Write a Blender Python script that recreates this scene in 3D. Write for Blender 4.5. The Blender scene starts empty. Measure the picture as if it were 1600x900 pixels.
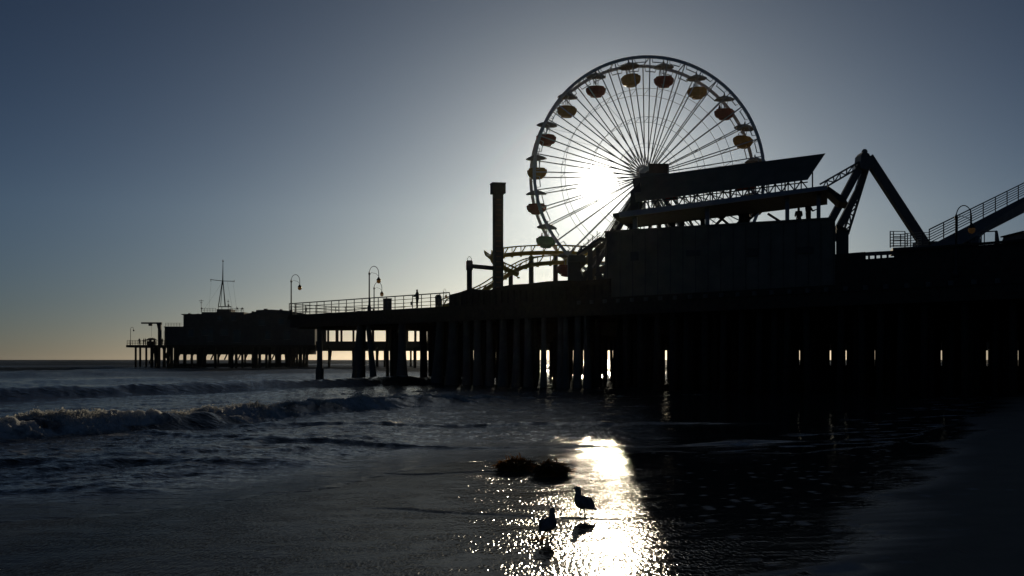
import bpy, bmesh, math, random
import numpy as np
from mathutils import Vector, Matrix
random.seed(7); RNG = np.random.default_rng(11)
SC = bpy.context.scene; COL = SC.collection; R = math.radians
# ------------------------------------------------------------------ camera
F = 1900.0; H = 2.1; HY = 562.0          # focal length in photo pixels, eye height, horizon row
cd = bpy.data.cameras.new('camera'); cam = bpy.data.objects.new('camera', cd); COL.objects.link(cam)
cam.location = (0, 0, H); cam.rotation_euler = (math.pi/2, 0, 0)
cd.sensor_width = 36; cd.lens = F*36/1600; cd.shift_y = (HY-450)/1600
cd.clip_start = .1; cd.clip_end = 80000
SC.camera = cam
# ------------------------------------------------------------------ sky and sun
SUN_AZ = math.atan(135/F); SUN_EL = math.atan(275/math.hypot(F, 135))
sdir = Vector((math.sin(SUN_AZ)*math.cos(SUN_EL), math.cos(SUN_AZ)*math.cos(SUN_EL), math.sin(SUN_EL)))
W = bpy.data.worlds.new('World'); SC.world = W; W.use_nodes = True
nt = W.node_tree; N = nt.nodes; L = nt.links
bg = N['Background']; bg.inputs[1].default_value = .05
sky = N.new('ShaderNodeTexSky'); sky.sky_type = 'NISHITA'; sky.sun_disc = False
sky.sun_elevation = SUN_EL; sky.sun_rotation = SUN_AZ
sky.air_density = .6; sky.dust_density = .5; sky.ozone_density = 3
hs = N.new('ShaderNodeHueSaturation'); hs.inputs['Saturation'].default_value = .86; L.new(sky.outputs[0], hs.inputs['Color'])
gm = N.new('ShaderNodeGamma'); gm.inputs[1].default_value = 1.5
L.new(hs.outputs[0], gm.inputs[0])
tint = N.new('ShaderNodeMix'); tint.data_type = 'RGBA'; tint.blend_type = 'MULTIPLY'; tint.inputs[0].default_value = 1
L.new(gm.outputs[0], tint.inputs[6])
# the murk along the horizon: dimmer and cooler in the lowest few degrees
tc = N.new('ShaderNodeTexCoord'); sx = N.new('ShaderNodeSeparateXYZ'); hr = N.new('ShaderNodeValToRGB'); L.new(tc.outputs['Generated'], sx.inputs[0]); L.new(sx.outputs['Z'], hr.inputs['Fac'])
hr.color_ramp.elements[0].position = 0; hr.color_ramp.elements[0].color = (.150, .162, .188, 1)
hr.color_ramp.elements[1].position = .12; hr.color_ramp.elements[1].color = (.287, .299, .287, 1)
e_ = hr.color_ramp.elements.new(.30); e_.color = (.272, .281, .265, 1)
e_ = hr.color_ramp.elements.new(.55); e_.color = (.42, .40, .335, 1)
L.new(hr.outputs[0], tint.inputs[7])
dt = N.new('ShaderNodeVectorMath'); dt.operation = 'DOT_PRODUCT'; dt.inputs[1].default_value = sdir
nv = N.new('ShaderNodeVectorMath'); nv.operation = 'NORMALIZE'
L.new(tc.outputs['Generated'], nv.inputs[0]); L.new(nv.outputs[0], dt.inputs[0])
def wm(op, a, b=None):
    n = N.new('ShaderNodeMath'); n.operation = op
    for i, v in enumerate((a, b)):
        if v is None: continue
        if isinstance(v, (int, float)): n.inputs[i].default_value = v
        else: L.new(v, n.inputs[i])
    return n.outputs[0]
ang = wm('MULTIPLY', wm('ARCCOSINE', wm('MINIMUM', dt.outputs['Value'], .9999999)), 180/math.pi)   # degrees from the sun
halo = wm('MULTIPLY', wm('EXPONENT', wm('MULTIPLY', ang, -1/2.0)), 2.4/.05)
core = wm('MULTIPLY', wm('EXPONENT', wm('MULTIPLY', wm('POWER', ang, 2), -1/.50)), 34/.05)
gl = N.new('ShaderNodeVectorMath'); gl.operation = 'SCALE'; gl.inputs[0].default_value = (1, .95, .84)
L.new(wm('ADD', halo, core), gl.inputs['Scale'])
ad = N.new('ShaderNodeVectorMath'); ad.operation = 'ADD'
L.new(tint.outputs[2], ad.inputs[0]); L.new(gl.outputs[0], ad.inputs[1]); L.new(ad.outputs[0], bg.inputs[0])
sl = bpy.data.lights.new('sun', 'SUN'); sl.energy = 3.0; sl.angle = R(.53); sl.color = (1, .85, .61)
so = bpy.data.objects.new('sun', sl); COL.objects.link(so); so.rotation_euler = sdir.to_track_quat('Z', 'Y').to_euler()
so.location = (0, 0, 60)
SC.view_settings.view_transform = 'Standard'; SC.view_settings.look = 'None'
SC.view_settings.exposure = -1.1; SC.view_settings.gamma = 1
SC.cycles.use_denoising = True; SC.cycles.max_bounces = 6; SC.cycles.sample_clamp_indirect = 6
SC.cycles.caustics_reflective = False; SC.cycles.caustics_refractive = False
HAZE = 1.0e-5  # thin forward-scattering volume, added to stand in for lens glare near the sun
hm = bpy.data.meshes.new('haze'); x0, x1, y0, y1, z0, z1 = -11500, 11500, -120, 16600, -8, 43
hm.from_pydata([(x,y,z) for z in (z0,z1) for x,y in ((x0,y0),(x1,y0),(x1,y1),(x0,y1))], [], [(3,2,1,0),(4,5,6,7),(0,1,5,4),(1,2,6,5),(2,3,7,6),(3,0,4,7)])
hz = bpy.data.objects.new('haze', hm); COL.objects.link(hz); hz['kind'] = 'stuff'; hz['label'] = 'thin haze added for the lens glare around the sun and the pier'
mh = bpy.data.materials.new('glare_haze'); mh.use_nodes = True; th = mh.node_tree; th.nodes.remove(th.nodes['Principled BSDF'])
pv_ = th.nodes.new('ShaderNodeVolumePrincipled'); pv_.inputs['Color'].default_value = (.95,.93,.9,1); pv_.inputs['Density'].default_value = HAZE; pv_.inputs['Anisotropy'].default_value = .9
th.links.new(pv_.outputs[0], th.nodes['Material Output'].inputs['Volume']); hm.materials.append(mh)
# ------------------------------------------------------------------ helpers
WL = {}
def P(px, py, Y):                          # the point at distance Y seen at a photo pixel (used to survey the place)
    return Vector(((px-800)/F*Y, Y, H+(HY-py)/F*Y))
class MB:
    def __init__(s): s.v = []; s.f = []
    def add(s, vs, fs):
        o = len(s.v); s.v += [Vector(p) for p in vs]; s.f += [tuple(i+o for i in f) for f in fs]; return s
    def hexa(s, b, t): return s.add(list(b)+list(t), [(3,2,1,0),(4,5,6,7),(0,1,5,4),(1,2,6,5),(2,3,7,6),(3,0,4,7)])
    def box(s, c, d, rz=0):
        c = Vector(c); m = Matrix.Rotation(rz, 3, 'Z')
        q = [c+m@Vector((x*d[0]/2, y*d[1]/2, z*d[2]/2)) for z in (-1,1) for x,y in ((-1,-1),(1,-1),(1,1),(-1,1))]
        return s.hexa(q[:4], q[4:])
    def bar(s, a, b, w, h=None, up=(0,0,1)):
        a = Vector(a); b = Vector(b); h = h or w; d = (b-a).normalized(); up = Vector(up)
        x = d.cross(up)
        if x.length < 1e-3: x = d.cross(Vector((1,0,0)))
        x.normalize(); y = x.cross(d)
        q = [p+x*i*w/2+y*j*h/2 for p in (a,b) for i,j in ((-1,-1),(1,-1),(1,1),(-1,1))]
        return s.hexa(q[:4], q[4:])
    def tube(s, pts, r, n=6, closed=False):
        pts = [Vector(p) for p in pts]; m = len(pts); rr = r if isinstance(r, (list,tuple)) else [r]*m
        vs = []; ref = None
        for i, p in enumerate(pts):
            if closed: d = pts[(i+1)%m]-pts[i-1]
            else: d = pts[min(i+1,m-1)]-pts[max(i-1,0)]
            d.normalize()
            if ref is None: ref = d.orthogonal().normalized()
            ref = (ref-d*ref.dot(d))
            ref = ref.normalized() if ref.length > 1e-5 else d.orthogonal().normalized()
            y = d.cross(ref)
            for k in range(n):
                a = 2*math.pi*k/n; vs.append(p+ref*math.cos(a)*rr[i]+y*math.sin(a)*rr[i])
        fs = []
        for i in range(m if closed else m-1):
            for k in range(n):
                a = i*n+k; b = i*n+(k+1)%n; c = ((i+1)%m)*n+(k+1)%n; d_ = ((i+1)%m)*n+k; fs.append((a,b,c,d_))
        if not closed: fs += [tuple(range(n))[::-1], tuple((m-1)*n+k for k in range(n))]
        return s.add(vs, fs)
    def lathe(s, prof, n=12, c=(0,0,0), sq=None):
        c = Vector(c); vs = []
        for r, z in prof:
            for k in range(n):
                a = 2*math.pi*(k+.5)/n; vs.append(c+Vector((r*math.cos(a), r*math.sin(a)*(sq or 1), z)))
        fs = [(i*n+k, i*n+(k+1)%n, (i+1)*n+(k+1)%n, (i+1)*n+k) for i in range(len(prof)-1) for k in range(n)]
        fs += [tuple(range(n))[::-1], tuple((len(prof)-1)*n+k for k in range(n))]
        return s.add(vs, fs)
    def prism(s, poly, ext):                # closed polygon pushed along ext
        m = len(poly); e = Vector(ext); a = [Vector(p) for p in poly]
        return s.add(a+[p+e for p in a], [tuple(range(m))[::-1], tuple(range(m,2*m))]+[(i,(i+1)%m,(i+1)%m+m,i+m) for i in range(m)])
def obj(name, mb, mat, parent=None, loc=None, smooth=False):
    if loc is None:
        if parent is not None: loc = WL[parent]
        else:
            xs = [p.x for p in mb.v]; ys = [p.y for p in mb.v]; zs = [p.z for p in mb.v]
            loc = Vector(((min(xs)+max(xs))/2, (min(ys)+max(ys))/2, min(zs)))
    loc = Vector(loc)
    me = bpy.data.meshes.new(name); me.from_pydata([p-loc for p in mb.v], [], mb.f)
    bm = bmesh.new(); bm.from_mesh(me); bmesh.ops.recalc_face_normals(bm, faces=bm.faces); bm.to_mesh(me); bm.free()
    me.materials.append(mat)
    if smooth: me.shade_smooth()
    o = bpy.data.objects.new(name, me); COL.objects.link(o); WL[o] = loc
    o.location = loc-(WL[parent] if parent is not None else Vector())
    if parent is not None: o.parent = parent
    return o
def tag(o, label=None, cat=None, group=None, kind=None):
    if label: o['label'] = label
    if cat: o['category'] = cat
    if group: o['group'] = group
    if kind: o['kind'] = kind
    return o
def empty(name, loc, label, cat, group=None, rz=0):
    o = bpy.data.objects.new(name, None); COL.objects.link(o); o.location = loc; o.rotation_euler = (0,0,rz)
    o.empty_display_size = .3; WL[o] = Vector(loc); return tag(o, label, cat, group)
def copy_tree(o, parent=None):
    c = o.copy(); COL.objects.link(c)
    if parent is not None: c.parent = parent
    for ch in list(o.children): copy_tree(ch, c)
    return c
def place(proto, first, loc, rz, label, group=None, scale=1):
    o = proto if first else copy_tree(proto)
    o.location = loc; o.rotation_euler = (0,0,rz); o.scale = (scale,)*3
    return tag(o, label, None, group)
def material(name, col, rough=.7, metal=0, spec=.4, var=.25, scale=3., bump=0, bscale=20., trans=0):
    m = bpy.data.materials.new(name); m.use_nodes = True; t = m.node_tree; b = t.nodes['Principled BSDF']
    b.inputs['Roughness'].default_value = rough; b.inputs['Metallic'].default_value = metal
    b.inputs['Specular IOR Level'].default_value = spec
    co = t.nodes.new('ShaderNodeTexCoord'); nz = t.nodes.new('ShaderNodeTexNoise'); nz.inputs['Scale'].default_value = scale; nz.inputs['Detail'].default_value = 5
    t.links.new(co.outputs['Object'], nz.inputs['Vector'])
    cr = t.nodes.new('ShaderNodeValToRGB'); cr.color_ramp.elements[0].position = .3; cr.color_ramp.elements[1].position = .75
    cr.color_ramp.elements[0].color = tuple(c*(1-var) for c in col)+(1,); cr.color_ramp.elements[1].color = tuple(min(1,c*(1+var)) for c in col)+(1,)
    t.links.new(nz.outputs['Fac'], cr.inputs['Fac']); t.links.new(cr.outputs['Color'], b.inputs['Base Color'])
    if bump:
        n2 = t.nodes.new('ShaderNodeTexNoise'); n2.inputs['Scale'].default_value = bscale; t.links.new(co.outputs['Object'], n2.inputs['Vector'])
        bp = t.nodes.new('ShaderNodeBump'); bp.inputs['Strength'].default_value = bump; bp.inputs['Distance'].default_value = .03
        t.links.new(n2.outputs['Fac'], bp.inputs['Height']); t.links.new(bp.outputs[0], b.inputs['Normal'])
    if trans:
        tr = t.nodes.new('ShaderNodeBsdfTranslucent'); mx = t.nodes.new('ShaderNodeMixShader'); mx.inputs[0].default_value = trans
        t.links.new(cr.outputs['Color'], tr.inputs[0]); t.links.new(b.outputs[0], mx.inputs[1]); t.links.new(tr.outputs[0], mx.inputs[2])
        t.links.new(mx.outputs[0], t.nodes['Material Output'].inputs[0])
    return m
M = dict(
 timber=material('weathered_timber', (.07,.055,.042), .85, bump=.4, spec=.2),
 pile=material('tarred_pile_timber', (.045,.038,.03), .8, bump=.5, bscale=8, spec=.2),
 pale=material('pale_cut_timber', (.13,.125,.115), .8),
 white=material('white_painted_steel', (.62,.61,.60), .45, spec=.4, var=.12),
 steel=material('grey_painted_steel', (.085,.09,.095), .5, var=.15),
 black=material('black_painted_iron', (.03,.03,.032), .5, var=.2),
 yellow=material('yellow_painted_steel', (.50,.36,.06), .5, var=.15),
 ytub=material('yellow_fibreglass', (.52,.30,.07), .45, var=.15, trans=.12),
 rtub=material('red_fibreglass', (.34,.10,.06), .45, var=.15, trans=.12),
 gtub=material('green_fibreglass', (.10,.33,.12), .45, var=.15, trans=.12),
 canvas=material('grey_canopy_panel', (.33,.32,.29), .7, var=.2),
 wall=material('tan_wall_paint', (.19,.165,.13), .7, var=.2, scale=1, spec=.25),
 grey=material('grey_wall_paint', (.16,.16,.16), .7, var=.2, scale=.8, spec=.25),
 pale_wall=material('off_white_wall_paint', (.30,.29,.27), .75, var=.2, scale=.6),
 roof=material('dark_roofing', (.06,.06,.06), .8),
 fascia=material('blue_grey_fascia', (.30,.32,.36), .55, var=.1, scale=1),
 red=material('red_painted_board', (.45,.06,.03), .6),
 brown=material('brown_painted_metal', (.16,.09,.06), .6),
 dark=material('dark_stained_wall', (.10,.092,.08), .75, var=.25, scale=1),
 glass=material('dark_window_glass', (.03,.04,.05), .12, spec=.6),
 globe=material('amber_lamp_glass', (.85,.62,.30), .3, var=.05, trans=.65),
 cloth=material('dark_clothing', (.06,.06,.07), .9),
 skin=material('skin', (.38,.24,.17), .6),
 kelp=material('brown_kelp', (.20,.085,.015), .45, var=.5, scale=12, trans=.6),
 gull=material('grey_gull_feathers', (.22,.21,.20), .8, var=.45, scale=14),
 leg=material('gull_leg_skin', (.12,.08,.05), .6),
 concrete=material('stained_concrete', (.12,.115,.105), .85, bump=.3, bscale=6, scale=1.2))
# ------------------------------------------------------------------ noise for the ground and the sea
def vnoise(x, y, seed):
    rng = np.random.default_rng(seed); G = rng.random((256,256))*2-1
    xi = np.floor(x).astype(int); yi = np.floor(y).astype(int); fx = x-xi; fy = y-yi
    fx = fx*fx*fx*(fx*(fx*6-15)+10); fy = fy*fy*fy*(fy*(fy*6-15)+10)
    a = G[xi%256, yi%256]; b = G[(xi+1)%256, yi%256]; c = G[xi%256, (yi+1)%256]; d = G[(xi+1)%256, (yi+1)%256]
    return (a*(1-fx)+b*fx)*(1-fy)+(c*(1-fx)+d*fx)*fy
def fbm(x, y, seed, o=4, g=.5):
    s = 0; a = 1; t = 0
    for i in range(o): s = s+a*vnoise(x*2**i+i*17.3, y*2**i+i*9.1, seed+i); t += a; a *= g
    return s/t
sm = lambda a, b, x: (lambda t: t*t*(3-2*t))(np.clip((x-a)/(b-a), 0, 1))
EX = np.array([-400,-60,-20,-7.4,-5,-3.5,-1.5,1.,4,6.5,9.5,17.4,45,200.]); EY = np.array([5,12,15.5,17.0,18.8,21.5,26.5,29.3,29.6,27.6,30,45,110,480.])
def dshore(X, Y): return -.917*X+.4*Y
def tshore(X, Y): return .4*X+.917*Y
def edge(X, Y):                            # metres seaward of the ragged wash front
    e = Y-np.interp(X, EX, EY)
    sl_ = np.abs(np.gradient(np.interp(EX, EX, EY), EX)); k = np.interp(X, EX, sl_)
    e = e/np.sqrt(1+k*k)
    return e+.55*fbm(X*.5, Y*.5, 3, 3)+.16*fbm(X*2.2, Y*2.2, 5, 3)
def zbeach(X, Y):
    d = dshore(X, Y)
    z = np.where(d > 8, -.144-.012*(d-8), .04*(4.4-d)); z = np.where(d < 1.7, .108+.045*(1.7-d), z); z = np.maximum(z, -6.)
    z = np.minimum(z, 2.6)
    return z+.006*fbm(X*.35, Y*.35, 21, 3)*np.clip(Y/6, 0, 1)+sm(1.5, -3, d)*.02*fbm(X*1.3, Y*1.3, 23, 3)
def grid_mesh(name, pxs, Ys, zfun, mat, attrs=None, smooth=True):
    PX, YY = np.meshgrid(pxs, Ys); X = (PX-800)/F*YY
    Z, at = zfun(X, YY)
    h, w = X.shape; co = np.stack([X, YY, Z], -1).reshape(-1,3).astype(np.float32)
    i = np.arange(h*w).reshape(h,w); q = np.stack([i[:-1,:-1], i[:-1,1:], i[1:,1:], i[1:,:-1]], -1).reshape(-1,4)
    me = bpy.data.meshes.new(name); me.vertices.add(len(co)); me.vertices.foreach_set('co', co.ravel())
    me.loops.add(q.size); me.loops.foreach_set('vertex_index', q.ravel().astype(np.int32))
    me.polygons.add(len(q)); me.polygons.foreach_set('loop_start', np.arange(0, q.size, 4, dtype=np.int32))
    for k, v in (at or {}).items():
        A = me.attributes.new(k, 'FLOAT', 'POINT'); A.data.foreach_set('value', v.ravel().astype(np.float32))
    me.update(); me.validate(); me.materials.append(mat)
    if smooth: me.shade_smooth()
    o = bpy.data.objects.new(name, me); COL.objects.link(o); return o
# ------------------------------------------------------------------ sand
def node_math(t, op, a, b=None):
    n = t.nodes.new('ShaderNodeMath'); n.operation = op
    for i, v in enumerate((a, b)):
        if v is None: continue
        if isinstance(v, (int, float)): n.inputs[i].default_value = v
        else: t.links.new(v, n.inputs[i])
    return n.outputs[0]
def node_noise(t, scale, detail=3, stretch=(1,1,1), rough=.5):
    co = t.nodes.new('ShaderNodeTexCoord'); mp = t.nodes.new('ShaderNodeMapping'); mp.inputs['Scale'].default_value = stretch
    t.links.new(co.outputs['Object'], mp.inputs['Vector'])
    n = t.nodes.new('ShaderNodeTexNoise'); n.inputs['Scale'].default_value = scale; n.inputs['Detail'].default_value = detail; n.inputs['Roughness'].default_value = rough
    t.links.new(mp.outputs[0], n.inputs['Vector']); return n.outputs['Fac']
def mixf(t, f, a, b):
    n = t.nodes.new('ShaderNodeMix'); n.data_type = 'FLOAT'
    for i, v in zip((0, 2, 3), (f, a, b)):
        if isinstance(v, (int, float)): n.inputs[i].default_value = v
        else: t.links.new(v, n.inputs[i])
    return n.outputs[0]
def mixc(t, f, a, b):
    n = t.nodes.new('ShaderNodeMix'); n.data_type = 'RGBA'
    for i, v in zip((0, 6, 7), (f, a, b)):
        if isinstance(v, (int, float)): n.inputs[i].default_value = v
        elif isinstance(v, tuple): n.inputs[i].default_value = v
        else: t.links.new(v, n.inputs[i])
    return n.outputs[2]
def attr(t, name):
    n = t.nodes.new('ShaderNodeAttribute'); n.attribute_name = name; return n.outputs['Fac']
def bump(t, h, strength, dist, prev=None):
    b = t.nodes.new('ShaderNodeBump'); b.inputs['Distance'].default_value = dist
    if isinstance(strength, (int, float)): b.inputs['Strength'].default_value = strength
    else: t.links.new(strength, b.inputs['Strength'])
    t.links.new(h, b.inputs['Height'])
    if prev is not None: t.links.new(prev, b.inputs['Normal'])
    return b.outputs[0]
ms = bpy.data.materials.new('beach_sand'); ms.use_nodes = True; t = ms.node_tree; b = t.nodes['Principled BSDF']
wet = attr(t, 'wet'); film = attr(t, 'film')
g = node_noise(t, 1.3, 5)
sbase = mixc(t, wet, mixc(t, g, (.32,.26,.19,1), (.43,.35,.26,1)), mixc(t, g, (.040,.036,.030,1), (.058,.051,.042,1)))
sfo = attr(t, 'foam'); t.links.new(mixc(t, sfo, sbase, (.72,.72,.70,1)), b.inputs['Base Color'])
t.links.new(mixf(t, attr(t, 'foam'), mixf(t, wet, .85, mixf(t, film, .125, .08)), .7), b.inputs['Roughness'])
t.links.new(mixf(t, wet, .10, .15), b.inputs['Specular IOR Level']); b.inputs['IOR'].default_value = 1.33
grain = node_noise(t, 24, 1.2, (1,.24,1), .55); patch = node_noise(t, 1.5, 2, (.8,1,1)); swell = node_noise(t, 3.0, 3, (.7,1.2,1))
n1 = bump(t, swell, .45, .02); n2 = bump(t, grain, node_math(t, 'MULTIPLY', mixf(t, film, 1., .35), node_math(t, 'MINIMUM', node_math(t, 'MAXIMUM', node_math(t, 'SUBTRACT', node_math(t, 'MULTIPLY', patch, 3.2), .9), .3), 1.)), .0195, n1)
t.links.new(n2, b.inputs['Normal'])
dfs = t.nodes.new('ShaderNodeBsdfDiffuse'); t.links.new(sbase, dfs.inputs[0]); mxs = t.nodes.new('ShaderNodeMixShader')
t.links.new(node_math(t, 'MULTIPLY', wet, mixf(t, film, .67, .35)), mxs.inputs[0]); t.links.new(b.outputs[0], mxs.inputs[1]); t.links.new(dfs.outputs[0], mxs.inputs[2]); t.links.new(mxs.outputs[0], t.nodes['Material Output'].inputs[0])
def lineY(X): return np.interp(X, [-3,-1.75,-.6,1.36,2.0], [18.9,18.5,17.6,16.2,15.9])
def fbeach(X, Y):
    e = edge(X, Y); d = dshore(X, Y); q = d-1.5+.9*fbm(X*.45, Y*.45, 31, 3)+.25*fbm(X*.9, Y*4, 33, 3)
    wet = sm(-.9, 1.0, q)
    film = sm(1.0, 3.2, X+.8*fbm(X*.6, Y*.6, 35, 3)-.03*(Y-13))*wet
    dl = Y-lineY(X)-.10*fbm(X*2.5, X*0, 37, 3); rid = sm(-2.6, -1.4, X)*sm(2.0, 1.2, X)
    dl2 = Y-24.6-.12*X-.5*fbm(X*.6, X*0+3, 38, 3); rid2 = sm(-4, -2, X)*sm(.4, -.5, X)
    z = zbeach(X, Y)+.024*np.exp(-(dl/.08)**2)*rid+.026*np.exp(-(dl2/.12)**2)*rid2+.012*fbm(X*.8, Y*.25, 39, 3)*wet*(1-film)
    sp = .6*sm(.34, .48, fbm(X*6.5, Y*2.6, 97, 4))*sm(.8, 2.5, X)*sm(.25, -.15, np.abs(Y-16.6-.22*X-.5*fbm(X*.7, X*0, 98, 3))-.35)
    sp = np.maximum(sp, .5*sm(.46, .58, fbm(X*8.5, Y*3, 99, 4))*sm(1.2, 2.6, X)*wet)
    l3 = np.abs(Y-28-.9*fbm(X*.5, X*0, 100, 3)-.35*(X-6)); sp = np.maximum(sp, .6*sm(.22, .0, l3)*sm(-.1, .3, fbm(X*1.5, Y, 102, 3))*sm(3.5, 5, X)*sm(12, 10, X))
    l4 = np.abs(Y-11.6-.55*(X-3)-.3*fbm(X*.9, Y*.3, 103, 3)); sp = np.maximum(sp, .8*sm(.45, .05, l4)*sm(.05, .35, fbm(X*2.5, Y*1.2, 104, 4))*sm(1.0, 1.8, X)*sm(5, 4, X))
    return z, dict(wet=wet, film=film, foam=np.clip(sp, 0, 1))
Ysb = np.concatenate([np.array([-60.,-20,-5,0.5,2,4,6]), np.linspace(7, 40, 640), np.geomspace(40.5, 300, 120)])
def beach_mesh():
    # one sheet: regular across X so that it also runs behind the camera
    xs = np.concatenate([np.array([-900.,-300,-120,-60,-35]), np.linspace(-22, 22, 420), np.geomspace(22.5, 900, 120)])
    PX, YY = np.meshgrid(xs, np.concatenate([Ysb, np.array([500., 1000, 3000])]))
    Z, at = fbeach(PX, YY)
    h, w = PX.shape; co = np.stack([PX, YY, Z], -1).reshape(-1,3).astype(np.float32)
    i = np.arange(h*w).reshape(h,w); q = np.stack([i[:-1,:-1], i[:-1,1:], i[1:,1:], i[1:,:-1]], -1).reshape(-1,4)
    me = bpy.data.meshes.new('beach'); me.from_pydata(co.tolist(), [], q.tolist())
    for k, v in at.items():
        A = me.attributes.new(k, 'FLOAT', 'POINT'); A.data.foreach_set('value', v.ravel().astype(np.float32))
    me.materials.append(ms); me.shade_smooth()
    o = bpy.data.objects.new('beach', me); COL.objects.link(o); return o
tag(beach_mesh(), 'dark wet sand beach running from the water film to the dry right side', 'beach', kind='structure')
# ------------------------------------------------------------------ sea
mw = bpy.data.materials.new('sea_water'); mw.use_nodes = True; t = mw.node_tree; b = t.nodes['Principled BSDF']
foam = attr(t, 'foam'); far = attr(t, 'far'); calm = attr(t, 'calm')
fn = node_noise(t, 7, 6, rough=.72)
fm = node_math(t, 'MULTIPLY', foam, node_math(t, 'ADD', .1, node_math(t, 'MULTIPLY', fn, 1.5))); fmc = node_math(t, 'MINIMUM', node_math(t, 'MAXIMUM', node_math(t, 'SUBTRACT', node_math(t, 'MULTIPLY', fm, 1.9), .45), 0.), 1.)
t.links.new(mixc(t, fmc, (.012,.018,.018,1), (.80,.80,.77,1)), b.inputs['Base Color'])
t.links.new(mixf(t, fmc, mixf(t, calm, mixf(t, far, .11, .38), .05), .8), b.inputs['Roughness']); b.inputs['IOR'].default_value = 1.33
rot = (.917,.4)
w1 = node_noise(t, 1.1, 4, (1,1.3,1)); w2 = node_noise(t, 6.5, 3, (.6,1.1,1)); w3 = node_noise(t, 30, 2, (.8,1,1))
k1 = bump(t, w1, mixf(t, calm, .75, .03), .18); k2 = bump(t, w2, mixf(t, calm, .8, .05), .05, k1); k3 = bump(t, w3, mixf(t, calm, .9, .06), .011, k2)
fw = node_noise(t, .22, 4, (1,2.2,1), .6); k3 = bump(t, node_noise(t, 5, 5, rough=.7), node_math(t, 'MULTIPLY', foam, .9), .16, k3); k4 = bump(t, fw, mixf(t, far, 0., .8), 1.2, k3)
t.links.new(k4, b.inputs['Normal'])
t.links.new(mixf(t, far, .5, .10), b.inputs['Specular IOR Level'])
b.inputs['Subsurface Radius'].default_value = (1, 1, .95); b.inputs['Subsurface Scale'].default_value = .6
t.links.new(node_math(t, 'MULTIPLY', fmc, .7), b.inputs['Subsurface Weight'])
df = t.nodes.new('ShaderNodeBsdfDiffuse'); thin = attr(t, 'thin'); t.links.new(mixc(t, thin, mixc(t, far, (.17,.142,.10,1), (.028,.032,.031,1)), (.048,.042,.035,1)), df.inputs[0])
mx_ = t.nodes.new('ShaderNodeMixShader'); t.links.new(mixf(t, fmc, mixf(t, thin, mixf(t, far, .18, .62), .56), 0.), mx_.inputs[0]); t.links.new(b.outputs[0], mx_.inputs[1]); t.links.new(df.outputs[0], mx_.inputs[2])
t.links.new(mx_.outputs[0], t.nodes['Material Output'].inputs[0])
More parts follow.
